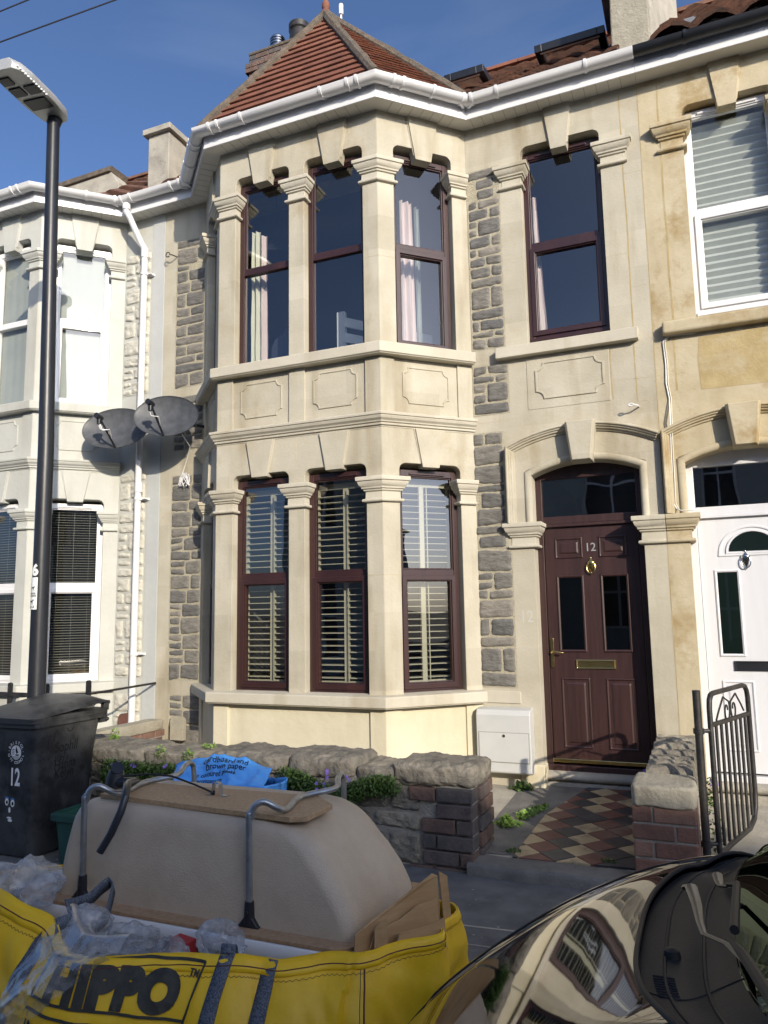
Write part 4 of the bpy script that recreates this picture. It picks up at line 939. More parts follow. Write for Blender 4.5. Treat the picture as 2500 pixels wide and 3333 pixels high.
bk = MB(); bricks(bk, Fr(-5.04, -.88, 0, 1), 0, .88, -.26, .17, rnd=rnd); bricks(bk, Fr(-5.15, -.88, 1, 0), 0, .11, -.26, .17, rnd=rnd); bk.build('brick', 'red_brick', LW, bevel=.004)
mb = MB(); mb.wbox(-5.17, -5.045, -.87, 0, -.3, .18); mb.build('core', 'garden_mortar', LW)
lump(-5.19, -5.02, -.92, .0, .165, .27, 77, amp=.006, ex=7).build('coping', 'cap_stone', LW, smooth=True)
# plinth mortar fillets at wall foot
# ---- iron railings of the left house
RL = thing('railing', 'old black iron railing with short posts in front of the white painted house', 'railing', (-6.5, -.95, -.2))
Yr = -.95
for x in (-5.12, -5.62, -6.08, -6.6, -7.1, -7.6):
    mb = MB(); mb.wbox(x-.022, x+.022, Yr-.012, Yr+.012, -.25, .70 if x > -5.2 else .66)
    mb.rings([[Vector((x+.022*math.cos(R(a)), Yr+e, (.70 if x > -5.2 else .66)+.022*math.sin(R(a)))) for a in range(0, 181, 30)] for e in (-.012, .012)]); mb.build('post', 'iron', RL)
mb = MB(); mb.wbox(-7.7, -5.1, Yr-.022, Yr-.012, .555, .595); mb.wbox(-7.7, -5.1, Yr-.022, Yr-.012, -.02, .02); mb.build('rail', 'iron', RL)
mb = MB(); mb.tube([(-5.12, Yr, .60), (-5.135, -.5, .605), (-5.15, -.02, .612)], .011, 8); mb.build('wall_tie', 'iron', RL)
for (cx, cz, s) in ((-5.07, .53, 1), (-5.07, .36, -1)):
    mb = MB(); mb.tube([(cx+(.012+.034*t/20)*math.cos(t*.42)*1, Yr, cz+s*(.012+.034*t/20)*math.sin(t*.42)) for t in range(0, 21)], .006, 6); mb.build('scroll', 'iron', RL)
# terracotta vent tiles leaning at the wall foot
for x, l in ((-4.815, 'pale worn terracotta tile leaning on the grey rubble beside the brown windowed bay'), (-5.47, 'brown terracotta tile standing beside the foot of the white downpipe')):
    mb = MB(); q = [(x-.08, .08), (x+.08, .08)] + arc(x+.02, .25, .06, 0, 90, 5) + arc(x-.02, .25, .06, 90, 180, 5); mb.slab(WF, q, [], .055, .10); o = mb.build('vent_tile', 'cap_stone' if x > -5 else 'tile_red', bevel=.006); tag(o, l, 'tile')
# ---- gas meter cabinet
MBX = thing('meter_cabinet', 'off-white plastic gas meter cabinet on the wall between bay and front door', 'meter box', (-1.56, -.1, -.02))
mb = MB(); a, b = -1.783, -1.338
mb.rings([[Vector((a, -.0, z0)), Vector((a, -y, z0-(.0 if z0 < 0 else .012))), Vector((b, -y, z0-(.0 if z0 < 0 else .012))), Vector((b, 0, z0))] for z0, y in ((-.018, .118), (-.005, .135), (.452, .140), (.492, .118))])
mb.build('cabinet', 'meterbox', MBX, bevel=.008, seg=3)
mb = MB(); mb.slab(WF, rect(a+.022, b-.018, .075, .302), [], .13, .1415); dd = mb.build('cabinet_door', 'meterbox', MBX, bevel=.003)
mb = MB(); mb.rings([[WF(-1.555+.012*math.cos(R(t)), e, .279+.012*math.sin(R(t))) for t in range(0, 360, 24)] for e in (.139, .1445)]); mb.build('lock', 'chrome', dd, smooth=True)
mb = MB(); mb.slab(WF, rect(a+.018, b-.014, .071, .306), [rect(a+.0222, b-.0182, .0752, .3018)], .139, .1405); mb.build('door_gap', 'groove', MBX)
# ---- satellite dishes
def dish(cx, cy, cz, ax, az, rot, label, cables):
    t = thing('satellite_dish', label, 'satellite dish', (cx, cy, cz), 'satellite dishes between the two bays')
    nrm = Vector((.34, -1, .30)).normalized(); r = nrm.cross(Vector((0, 0, 1))).normalized()*-1; u = nrm.cross(r).normalized()
    if u.z < 0: u = -u
    c, s = math.cos(R(rot)), math.sin(R(rot)); r2 = r*c+u*s; u2 = -r*s+u*c; O = Vector((cx, cy, cz))
    P = lambda x, y, d: O+r2*x+u2*y+nrm*d
    mb = MB(); n = 40
    rg = [[P(ax*k*math.cos(2*math.pi*i/n), az*k*math.sin(2*math.pi*i/n), .07*k*k-.07) for i in range(n)] for k in (.02, .25, .5, .75, .93, 1.)]
    rg += [[P(ax*1.015*math.cos(2*math.pi*i/n), az*1.015*math.sin(2*math.pi*i/n), .006) for i in range(n)]] + [[P(ax*k*math.cos(2*math.pi*i/n), az*k*math.sin(2*math.pi*i/n), .07*k*k-.078) for i in range(n)] for k in (1., .9, .6, .3, .02)]
    mb.rings(rg); mb.build('reflector', 'dish_mesh', t, smooth=True)
    mb = MB(); tip = P(-.06, -.02, .26); mb.tube([P(.02, -az, .0), P(-.0, -az*.7, .12), tip], .011, 8); mb.build('feed_arm', 'black_gutter', t, smooth=True)
    mb = MB(); d = (O-tip).normalized(); mb.tube([tip-d*.05, tip+d*.0, tip+d*.035], [.028, .032, .028], 12); mb.tube([tip+Vector((0, 0, .01)), tip+Vector((0, 0, -.07))], [.026, .022], 10); mb.build('receiver', 'black_gutter', t, smooth=True)
    mb = MB()
    for k in range(cables): mb.tube([tip+Vector((.008*k-.01, 0, -.07)), tip+Vector((.012*k-.005, .02, -.115-.006*k)), tip+Vector((.05+.01*k, .06, -.12)), P(.0, -az*.8, .03)], .004, 6)
    mb.build('cable', 'upvc', t, smooth=True)
    mb = MB(); mb.tube([O-nrm*.07, O-nrm*.13], .05, 12); mb.tube([O-nrm*.11, Vector((cx+.2 if cx > -5.2 else cx, -.03, cz-.05))], .018, 8)
    mb.tube([Vector((cx+.2 if cx > -5.2 else cx, -.035, cz-.13)), Vector((cx+.2 if cx > -5.2 else cx, -.035, cz+.05))], .03, 6, flat=.4); mb.build('bracket', 'black_gutter', t)
D('dish_mesh', (.050, .055, .062), (.085, .09, .10), scale=14, rough=.5, c3=(.17, .17, .17), c3s=9, c3t=.66)
dish(-5.44, -.37, 3.20, .35, .23, 2, 'grey mesh satellite dish on the left, in front of the white painted bay', 4)
dish(-4.76, -.42, 3.235, .325, .225, -5, 'grey mesh satellite dish on the right, in front of the white downpipe and stone', 1)
mb = MB(); mb.tube([(-4.62, -.35, 3.05), (-4.70, -.12, 2.98), (-4.80, -.04, 2.86), (-4.86, -.03, 2.72), (-4.80, -.03, 2.66), (-4.86, -.03, 2.60)], .006, 6)
for k in range(7):
    c = Vector((-4.82, -.035, 2.66)); mb.tube([c+Vector((.05*math.cos(a*1.1+k)+.01*k-.03, -.01*k*.4, .07*math.sin(a*1.3+k*2))) for a in range(5)], .005, 5)
tag(mb.build('cable_bundle', 'upvc', smooth=True), 'tangle of white aerial cable hanging on the wall under the right dish', 'cable')
def hook(x, z, lab):
    mb = MB(); mb.tube([(x, 0, z), (x-.01, -.07, z-.005), (x-.04, -.09, z+.0)]+[(x-.058+(.026 if z > 4 else .018)*math.cos(a), -.09, z+(.026 if z > 4 else .010)*math.sin(a)) for a in [k*.55 for k in range(11)]], .006, 6); tag(mb.build('wall_hook', 'iron' if z > 4 else 'upvc', smooth=True), lab, 'hook')
hook(-5.0, 5.13, 'rusty iron eye hook on the wall high above the satellite dishes'); hook(-.375, 2.885, 'small white ring bracket on the wall above the brown door arch')
# cables down the right house
for dx, k in ((0, 0), (.014, 1)):
    mb = MB(); mb.tube([(.06+dx, -.02, 3.42), (-.13+dx, -.012, 3.43), (-.166+dx, -.012, 3.39), (-.157+dx, -.012, 3.2), (-.164+dx, -.012, 3.05), (-.148+dx, -.012, 2.92), (-.152+dx, -.05, 2.75), (-.158+dx, -.03, 2.62), (-.162+dx, -.022, 2.4), (-.168+dx, -.022, 2.08), (-.15+dx, -.03, 2.035), (-.12, -.07, 2.015), (-.03, -.07, 2.012)], .0045, 6)
    tag(mb.build('aerial_cable', 'curtain_cream' if k else 'upvc', smooth=True), ('cream' if k else 'white') + ' cable running down the wall beside the white door, ' + ('right' if k else 'left') + ' strand of the pair', 'cable')
# ---- lamp post
LP = thing('street_lamp', 'black street lamp post with grey flat LED head at the left', 'street lamp', (-4.76, -1.86, -.27))
mb = MB(); mb.tube([(-4.745, -1.86, -.27), (-4.755, -1.86, 1.3), (-4.765, -1.86, 2.6), (-4.81, -1.86, 4.2), (-4.845, -1.86, 5.49)], [.068, .064, .060, .054, .050], 24); mb.build('post', 'post_black', LP, smooth=True)
mb = MB(); A0 = Vector((-4.845, -1.80, 5.53)); dx_ = Vector((.085, -.64, .02)); sd = Vector((.99, .14, 0))
ol = [(-.02, .045), (0, .085), (.10, .125), (.35, .148), (.75, .148), (.92, .13), (1., .08), (1., -.08), (.92, -.13), (.75, -.148), (.35, -.148), (.10, -.125), (0, -.085), (-.02, -.045)]
mb.rings([[A0+dx_*t+sd*w*k+Vector((0, 0, z)) for t, w in ol] for k, z in ((.92, -.02), (1., .0), (1., .03), (.9, .05), (.6, .075))]); head = mb.build('lamp_head', 'lamp_grey', LP, bevel=.004, smooth=True) if False else None
D('lamp_grey', (.42, .43, .43), (.5, .51, .5), scale=8, rough=.4, metallic=.3)
head = mb.build('lamp_head', 'lamp_grey', LP, bevel=.004, smooth=True)
mb = MB()
for t0, t1, w0, w1 in ((.30, .48, -.10, .10), (.56, .70, -.12, -.01), (.56, .70, .02, .13), (.76, .88, -.12, -.02)):
    mb.add([A0+dx_*t+sd*w+Vector((0, 0, z)) for z in (-.032, -.015) for t, w in ((t0, w0), (t0, w1), (t1, w1), (t1, w0))], [(0, 1, 2, 3), (7, 6, 5, 4), (0, 1, 5, 4), (1, 2, 6, 5), (2, 3, 7, 6), (3, 0, 4, 7)])
mb.build('lens_recess', 'black_gutter', head)
mb = MB()
for k in range(12): c = A0+dx_*(.50+.045*k)+sd*.135+Vector((0, 0, -.026)); mb.tube([c, c+Vector((0, 0, .012))], .009, 8)
mb.build('led', 'sticker', head)
mb = MB(); mb.tube([(-4.845, -1.86, 5.46), (-4.842, -1.84, 5.53)], [.056, .060], 20); mb.build('collar', 'post_black', LP, smooth=True)
# sign wrapped on the post
SG = thing('dog_sign', 'small white keep dogs on leads sign wrapped round the lamp post', 'sign', (-4.75, -1.92, 1.35))
pc = Vector((-4.757, -1.86)); rr = .0645
def onpost(a, z, e=0): return Vector((pc.x+(rr+e)*math.cos(R(a)), pc.y+(rr+e)*math.sin(R(a)), z))
mb = MB(); mb.rings([[onpost(a, z, .002) for a in range(184, 304, 6)]+[onpost(a, z, .0005) for a in range(298, 178, -6)] for z in (1.345, 1.352, 1.585, 1.592)]); sgp = mb.build('plate', 'sticker', SG, bevel=.001)
a2 = lambda x, z: onpost(205+x/rr*57.3, z, .004)
mb = MB(); ph = lambda s0: (lambda x, y: a2(x+s0[0], s0[1]+y))
put_text(mb, 'KEEP DOGS', .018, ph((.004, 1.462)), bold=.0006, wx=.95); put_text(mb, 'ON LEADS', .018, ph((.018, 1.444)), bold=.0006, wx=.95); put_text(mb, 'BAG IT UP', .018, ph((.010, 1.357)), bold=.0006, wx=.95)
def dog(x, z, s):
    q = [(0, 0), (.1, 0), (.14, .35), (.5, .35), (.56, 0), (.66, 0), (.68, .5), (.9, .62), (.9, .75), (.72, .85), (.6, .66), (.1, .62), (0, .85), (-.05, .82), (.0, .5)]
    vs = [a2(x+a*s, z+b*s) for a, b in q]; t = tessellate_polygon([[Vector((a, b, 0)) for a, b in q]]); mb.add(vs, [tuple(k) for k in t])
dog(.055, 1.495, .034); dog(.040, 1.385, .045)
q = [(0, 0), (.12, 0), (.16, .5), (.2, 0), (.32, 0), (.3, .8), (.55, 1.0), (.5, 1.08), (.28, .98), (.28, 1.2), (.18, 1.3), (.08, 1.2), (.05, .7)]; mb.add([a2(.014+a*.045, 1.492+b*.045) for a, b in q], [tuple(k) for k in tessellate_polygon([[Vector((a, b, 0)) for a, b in q]])])
for z in (1.488, 1.378): mb.add([a2(x, zz) for zz in (z, z+.0015) for x in (.008, .04, .075, .088)], [(0, 1, 5, 4), (1, 2, 6, 5), (2, 3, 7, 6)])
mb.build('lettering', 'ink', sgp)
mb = MB(); put_text(mb, '6', .115, lambda x, y: onpost(252+x/rr*57.3, 1.610+y, .003), bold=.006, wx=.9, maxlen=.02); tag(mb.build('post_number', 'sticker'), 'white number 6 stencilled on the black lamp post', 'number')

# ------------------------------------------------------------------ wheelie bin
BN = thing('wheelie_bin', 'black wheelie bin with white number 12 standing by the garden wall', 'bin', (-4.4, -2.15, -.27))
D('bin_black', (.012, .013, .015), (.026, .028, .032), scale=8, rough=.42, bump=.0015, bscale=70, c3=(.05, .052, .055), c3s=4, c3t=.44)
def rrect(x0, x1, y0, y1, r, z, n=4):
    o = []
    for cx, cy, a in ((x1-r, y1-r, 0), (x0+r, y1-r, 90), (x0+r, y0+r, 180), (x1-r, y0+r, 270)):
        for k in range(n+1): t = R(a+90*k/n); o.append(Vector((cx+r*math.cos(t), cy+r*math.sin(t), z)))
    return o
bx0, bx1, by0, by1 = -4.69, -4.105, -2.445, -1.86
mb = MB(); mb.rings([rrect(bx0+.045, bx1-.012, by0+.015, by1-.10, .045, -.262), rrect(bx0+.04, bx1-.006, by0+.012, by1-.10, .05, -.24), rrect(bx0+.02, bx1, by0, by1-.03, .05, .40), rrect(bx0+.015, bx1+.002, by0-.002, by1, .05, .52), rrect(bx0+.01, bx1+.004, by0-.004, by1, .05, .575)])
mb.build('body', 'bin_black', BN, bevel=.004, smooth=True)
mb = MB(); mb.rings([rrect(bx0-.012, bx1+.022, by0-.025, by1+.04, .05, z) if e == 0 else rrect(bx0-.005, bx1+.014, by0-.018, by1+.035, .05, z) for z, e in ((.555, 0), (.565, 0), (.60, 0), (.618, 1))]); mb.build('rim', 'bin_black', BN, bevel=.003, smooth=True)
mb = MB()
def lid(s, t):
    x = bx0-.018+(bx1-bx0+.046)*s; y = by0-.045+(by1-by0+.10)*t
    e = min(1, 4*min(s, 1-s)); f_ = min(1, 3.2*t)*(min(1, (1-t)*6))
    z = .615+.055*t+.052*(math.sin(math.pi/2*e))**.6*f_**.7*(.75+.5*t)
    return (x, y, z)
mb.grid(lid, 40, 30); lo_ = len(mb.v)
mb.rings([rrect(bx0-.018, bx1+.028, by0-.045, by1+.05, .05, z) for z in (.588, .622)], cap=True)
lidob = mb.build('lid', 'bin_black', BN, smooth=True, recalc=True)
mb = MB(); mb.tube([(bx0+.02, by1+.075, .655), (bx1-.0, by1+.075, .655)], .016, 10)
for x in (bx0+.05, (bx0+bx1)/2, bx1-.02): mb.wbox(x-.018, x+.018, by1+.03, by1+.08, .60, .665)
mb.tube([(bx0+.02, by1+.07, .535), (bx1+.0, by1+.07, .535)], .014, 10)
for x in (bx0+.05, bx1-.03): mb.wbox(x-.02, x+.02, by1-.0, by1+.075, .515, .60)
mb.build('handle', 'bin_black', BN, smooth=True, bevel=.004)
for x in (bx0-.0, bx1-.035): mb = MB(); mb.tube([(x, by1-.08, -.175), (x+.045, by1-.08, -.175)], .095, 24); mb.build('wheel', 'bin_black', BN, bevel=.006)
yb = lambda z: by0+.012-.012*(z+.24)/.64-.0025
fx = lambda x, z: Vector((x, yb(z)-.001, z))
mb = MB(); cx, cz = -4.268, .398
mb.add([fx(cx+.046*math.cos(R(a)), cz+.046*math.sin(R(a))) for a in range(0, 360, 10)], [tuple(range(36))])
def ringtext(txt, r, a0, a1, size, flip):
    n = len(txt)
    for i, ch in enumerate(txt):
        if ch == ' ': continue
        a = R(a0+(a1-a0)*i/(n-1)); dr = 1 if not flip else -1
        up_ = Vector((math.cos(a), math.sin(a)))*dr; rt = Vector((up_.y, -up_.x)); base = Vector((cx, cz))+Vector((math.cos(a), math.sin(a)))*(r if not flip else r+size*.72)
        put_text(mb, ch, size, lambda x, y: fx(*(base+rt*(x-size*.3)+up_*y)), bold=.0005)
ringtext('BRISTOL', .055, 152, 28, .027, False); ringtext('CITY COUNCIL', .055, 195, 345, .025, True)
for a in (172, 8): mb.add([fx(cx+.064*math.cos(R(a))+.003*math.cos(R(b)), cz+.064*math.sin(R(a))+.003*math.sin(R(b))) for b in range(0, 360, 45)], [tuple(range(8))])
put_text(mb, '12', .155, lambda x, y: fx(-4.322+x, .188+y), bold=.004, wx=.62)
mb.build('council_emblem', 'sticker', BN, recalc=False)
mb = MB(); ex = lambda x, z: Vector((x, yb(z)-.0025, z))
def fill(pts): mb.add([ex(cx+a*.046, cz+b*.046) for a, b in pts], [tuple(k) for k in tessellate_polygon([[Vector((a, b, 0)) for a, b in pts]])])
fill([(-.1, -.25), (.62, -.25), (.5, -.45), (-.05, -.45)]); fill([(.0, .78), (.12, .7), (.46, .0), (.1, -.18), (-.08, .3)]); fill([(.14, -.22), (.18, -.22), (.1, .9), (.05, .9)])
for x in (-.66, -.42): fill([(x, -.35), (x+.07, -.35), (x+.07, .35), (x, .35)])
fill([(-.72, .35), (-.28, .35), (-.28, .45), (-.36, .45), (-.36, .4), (-.46, .4), (-.46, .45), (-.56, .45), (-.56, .4), (-.64, .4), (-.64, .45), (-.72, .45)]); fill([(-.62, .0), (-.4, .0), (-.4, .06), (-.62, .06)])
for z in (-.56, -.68, -.80):
    w = math.sqrt(max(.05, .93-z*z)); n = 12; fill([(-w+2*w*i/n, z+.03*math.sin(i*1.9)) for i in range(n+1)]+[(w-2*w*i/n, z-.045+.03*math.sin((n-i)*1.9)) for i in range(n+1)])
mb.build('emblem_drawing', 'ink', BN, recalc=False)
# stickers: two eyes, nose, mouth
mb = MB(); 
def blob(x, z, a, b, n=14, d=0): mb.add([fx(x+a*math.cos(2*math.pi*i/n), z+b*math.sin(2*math.pi*i/n)) for i in range(n)], [tuple(range(n))])
for nm_, q_ in (('eye_sticker', (-4.338, .078, .017, .024)), ('eye_sticker', (-4.286, .072, .018, .024)), ('nose_sticker', (-4.312, .028, .010, .018)), ('mouth_sticker', (-4.314, -.022, .022, .006)), ('mouth_sticker', (-4.305, -.038, .020, .009))): mb = MB(); blob(*q_); mb.build(nm_, 'sticker', BN, recalc=False)
mb = MB()
for x, z in ((-4.335, .075), (-4.284, .070)): mb.add([ex(x+.009*math.cos(a*.52), z+.012*math.sin(a*.52)) for a in range(12)], [tuple(range(12))])
mb.build('pupil', 'ink', BN, recalc=False)
mb = MB()
for x, z in ((-4.338, .078), (-4.286, .072)): mb.add([ex(x+a, z+b) for a, b in ((-.020, .020), (-.014, .034), (-.006, .030), (.0, .038), (.006, .030), (.014, .034), (.020, .018), (.0, .026))], [tuple(range(8))])
D('eye_blue', (.05, .22, .5)); mb.build('eyelash', 'eye_blue', BN, recalc=False)
gf_ = MB(); sxp = bx1+.0012
def gside(y0, z0): return lambda x, y: Vector((sxp+.0008, y0+x, z0+y))
for txt, y0, z0, sz, sh in (('Sophll', -2.285, .375, .098, .1), ("alley's", -2.285, .318, .062, .15), ('Hanna', -2.285, .262, .088, .1), ('Kelyn', -2.28, .205, .088, .1)): put_text(gf_, txt, sz, gside(y0, z0), wx=.86, shear=sh)
def stroke(pts, w=.004): gf_.sweep(pts, [(-w, sxp+.001), (w, sxp+.001), (w, sxp-.001), (-w, sxp-.001)], lambda y, z, h: (h, y, z))
stroke([(-2.292, .45), (-2.285, .50), (-2.25, .54), (-2.22, .535)]); stroke([(-2.15+.03*math.cos(a), .535+.035*math.sin(a)) for a in [k*.6 for k in range(11)]]); stroke([(-2.32, .50), (-2.335, .46), (-2.34, .41)])
gf_.build('graffiti', 'ink', BN)
mb = MB(); mb.add([Vector((bx0-.02, by0-.047, .598)), Vector((-4.42, by0-.047, .595)), Vector((-4.42, by0-.047, .606)), Vector((bx0-.02, by0-.047, .612))], [(0, 1, 2, 3)]); D('lime', (.45, .6, .08)); mb.build('label_strip', 'lime', lidob, recalc=False)
# recycling box
RB = thing('recycling_box', 'dark green recycling box beside the black wheelie bin', 'box', (-3.68, -2.2, -.27))
D('green_box', (.010, .055, .045), (.018, .08, .065), scale=4, rough=.45)
mb = MB(); mb.rings([rrect(-3.90, -3.42, -2.42, -2.02, .04, -.268), rrect(-3.93, -3.39, -2.44, -2.0, .045, .01), rrect(-3.93, -3.39, -2.44, -2.0, .045, .02), rrect(-3.92, -3.40, -2.43, -2.01, .045, .02), rrect(-3.885, -3.435, -2.405, -2.035, .04, -.25)], cap=True); mb.build('tub', 'green_box', RB, smooth=True)
mb = MB(); mb.rings([rrect(-3.955, -3.365, -2.465, -1.975, .05, .0), rrect(-3.955, -3.365, -2.465, -1.975, .05, .035), rrect(-3.945, -3.375, -2.455, -1.985, .05, .042), rrect(-3.925, -3.395, -2.435, -2.005, .045, .042), rrect(-3.925, -3.395, -2.435, -2.005, .045, .0)], cap=False); mb.build('rim', 'green_box', RB, smooth=True)

# ------------------------------------------------------------------ upturned bath in the rubbish bag
BT = thing('bathtub', 'upturned grey-beige bathtub with tubular steel legs, lying in the yellow rubbish bag', 'bathtub', (-2.0, -3.4, .1))
D('fibre', (.43, .34, .25), (.50, .41, .31), scale=7, rough=.55, bump=.0022, bscale=150, c3=(.38, .30, .22), c3s=9, c3t=.62)
def lerp_t(tab, x):
    for i in range(len(tab)-1):
        if tab[i][0] <= x <= tab[i+1][0]:
            k = (x-tab[i][0])/(tab[i+1][0]-tab[i][0]); k = k*k*(3-2*k)*.3+k*.7; return tab[i][1]*(1-k)+tab[i+1][1]*k
    return tab[-1][1] if x > tab[-1][0] else tab[0][1]
Li = [(0, 0), (.5, .012), (.8, .024), (.92, .042), (.97, .065), (1, .12)]
Ri = [(0, 0), (.1, .006), (.25, .028), (.45, .075), (.62, .125), (.78, .17), (.88, .215), (.95, .27), (1, .37)]
Si = [(0, 0), (.4, .010), (.7, .024), (.86, .034), (.94, .046), (.98, .065), (1, .10)]
mb = MB(); rg = []
for k in (0, .05, .1, .2, .3, .4, .5, .6, .7, .76, .82, .87, .91, .945, .97, .988, 1.):
    rr_ = .045+.05*k; rg.append(rrect(-2.60+lerp_t(Li, k), -1.205-lerp_t(Ri, k), -3.70+lerp_t(Si, k), -3.09-lerp_t(Si, k), rr_, .125+.372*k, 8))
n_ = len(rg[0]); mb.rings(rg); mb.build('shell', 'fibre', BT, smooth=True)
def ringprof(mb, prof, x0=-2.77, x1=-1.185, y0=-3.765, y1=-3.055, r=.09):
    pts = [(p.x+(.095*(p.y+3.765) if p.x > -2 else 0), p.y) for p in rrect(x0, x1, y0, y1, r, 0, 7)]; mb.sweep(pts, prof, lambda x, y, h: (x, y, h), closed=True)
mb = MB(); ringprof(mb, [(0, .062), (.004, .068), (.006, .105), (.0, .118), (-.075, .120), (-.075, .112), (-.010, .110), (-.006, .075), (-.02, .062)]); mb.build('rim', 'upvc', BT, smooth=True, bevel=.001)
D('raw_wood', (.32, .19, .10), (.42, .26, .15), scale=8, rough=.8, stretch=(6, 6, 1))
mb = MB(); ringprof(mb, [(-.003, .1195), (-.003, .1335), (-.068, .1345), (-.068, .1195)]); mb.build('rim_batten', 'raw_wood', BT, bevel=.002)
D('chipboard', (.34, .22, .12), (.46, .31, .18), scale=60, rough=.85, bump=.0015, bscale=140, c3=(.26, .18, .11), c3s=3, c3t=.6)
mb = MB(); q = [(-2.475, -3.580), (-1.495, -3.640), (-1.438, -3.606), (-1.430, -3.412), (-1.55, -3.305), (-2.43, -3.335)]; mb.rings([[Vector((x, y, z)) for x, y in q] for z in (.497, .517)]); mb.build('base_board', 'chipboard', BT, bevel=.0015)
def legf(xf, xb, sd):
    lg = MB(); r = .0125; f0 = Vector((xf, -3.705, .135)); top = .572
    pts = [f0+Vector((0, 0, .06)), f0+Vector((-.004, 0, .36)), f0+Vector((-.004, .002, .40)), (xf, -3.700, .515), (xf+.008, -3.695, .552), (xf+.025, -3.685, .570), (xf+.05, -3.672, .572), (xf+.075, -3.655, .555), (xf+.09, -3.62, .535), (xf+.085, -3.56, .529), (xf+.05, -3.40, .533), (xb+.06, -3.25, .538), (xb+.02, -3.14, .553), (xb+.00, -3.08, .558), (xb-.01, -3.04, .545), (xb-.01, -3.025, .515), (xb-.01, -3.022, .40), (xb-.01, -3.03, .14)]
    P_ = [Vector(p) for p in pts]
    # Catmull-Rom smoothing
    out = []
    for i in range(len(P_)-1):
        p0, p1, p2, p3 = P_[max(i-1, 0)], P_[i], P_[i+1], P_[min(i+2, len(P_)-1)]
        for k in range(4): t = k/4; out.append(.5*((2*p1)+(p2-p0)*t+(2*p0-5*p1+4*p2-p3)*t*t+(3*p1-p0-3*p2+p3)*t**3))
    out.append(P_[-1]); lg.tube(out, r, 12); l = lg.build('leg', 'galv', BT, smooth=True)
    for (x, y, s) in ((xf, -3.705, -1), (xb-.01, -3.03, 1)):
        ft = MB(); ft.tube([(x, y, .145), (x, y, .20), (x, y, .225)], [.021, .019, .017], 12); ft.wbox(x-.045, x+.045, y-.012, y+.012, .134, .141)
        ft.add([(x-.04, y-.012, .141), (x+.04, y-.012, .141), (x+.012, y-.012, .175), (x-.012, y-.012, .175), (x-.04, y+.012, .141), (x+.04, y+.012, .141), (x+.012, y+.012, .175), (x-.012, y+.012, .175)], [(0, 1, 2, 3), (7, 6, 5, 4), (0, 3, 7, 4), (1, 5, 6, 2), (2, 6, 7, 3)])
        ft.tube([(x+.002, y-.024, .19), (x+.002, y-.018, .19)], .006, 8); ft.build('foot', 'black_gutter', l, bevel=.002, smooth=True)
legf(-1.628, -1.56, 1); legf(-2.436, -2.39, 1)
mb = MB(); hx, hy = -1.965, -3.44
mb.sweep([(hx-.055, .520), (hx-.020, .520), (hx-.018, .565), (hx-.008, .572), (hx+.008, .572), (hx+.018, .565), (hx+.020, .520), (hx+.055, .520)], [(0, hy-.012), (.002, hy-.012), (.002, hy+.012), (0, hy+.012)], lambda x, z, h: (x, h, z)); mb.build('bracket', 'galv', BT, bevel=.0006)
mb = MB(); mb.tube([(-2.40, -3.44, .545), (-2.36, -3.53, .560), (-2.31, -3.60, .572), (-2.25, -3.67, .572), (-2.215, -3.715, .55), (-2.215, -3.74, .50), (-2.24, -3.765, .42), (-2.275, -3.785, .352)], [.017, .017, .017, .016, .0155, .0155, .0155, .0155], 12, flat=.9)
mb.tube([(-2.52, -3.44, .515), (-2.52, -3.44, .552), (-2.515, -3.44, .585)], [.045, .040, .032], 14); mb.tube([(-2.515, -3.44, .585), (-2.50, -3.45, .60)], [.028, .030], 12); mb.tube([(-2.52, -3.45, .53), (-2.45, -3.45, .54), (-2.40, -3.44, .545)], [.024, .02, .018], 12)
mb.build('overflow_hose', 'black_gutter', BT, smooth=True)
mb = MB(); mb.tube([(-2.48, -3.43, .56), (-2.38, -3.38, .566), (-2.27, -3.36, .560), (-2.12, -3.39, .540), (-1.985, -3.44, .526)], .0045, 8); mb.tube([(-1.992, -3.445, .526), (-1.978, -3.44, .526)], .010, 10); mb.build('pull_cable', 'ink', BT, smooth=True)

# ------------------------------------------------------------------ yellow rubbish bag
D('bag_yellow', (.76, .435, .012), (.85, .52, .022), scale=3, rough=.45, bump=.0022, bscale=22, c3=(.70, .36, .025), c3s=4, c3t=.58, spec=.4)
D('webbing', (.045, .055, .075), (.13, .15, .18), scale=170, rough=.8, bump=.001, bscale=300, lo=.42, hi=.58)
D('bag_ink', (.018, .016, .012), (.04, .035, .02), scale=30, rough=.6)
D('seam_red', (.10, .025, .02))
def crom(P, n):
    m = len(P); out = []
    for i in range(m):
        p0, p1, p2, p3 = P[(i-1) % m], P[i], P[(i+1) % m], P[(i+2) % m]
        for k in range(n): t = k/n; out.append(.5*((2*p1)+(p2-p0)*t+(2*p0-5*p1+4*p2-p3)*t*t+(3*p1-p0-3*p2+p3)*t**3))
    return out
V3 = Vector
RIM = [(-.954, -3.474, .16), (-.945, -3.51, .165), (-.925, -3.58, .16), (-1.02, -3.68, .16), (-1.109, -3.81, .16), (-1.225, -3.835, .155), (-1.35, -3.92, .15), (-1.42, -3.94, .152), (-1.475, -3.98, .168), (-1.605, -4.00, .16), (-1.72, -4.045, .16), (-1.87, -4.11, .158), (-2.0, -4.18, .16), (-2.09, -4.16, .185), (-2.16, -4.13, .24), (-2.26, -4.14, .272), (-2.40, -4.14, .31), (-2.7, -4.05, .30), (-3.0, -3.85, .22), (-3.12, -3.5, .10), (-3.02, -3.22, .06), (-2.6, -3.02, .05), (-1.9, -2.99, .05), (-1.2, -2.99, .05), (-.98, -3.2, .11)]
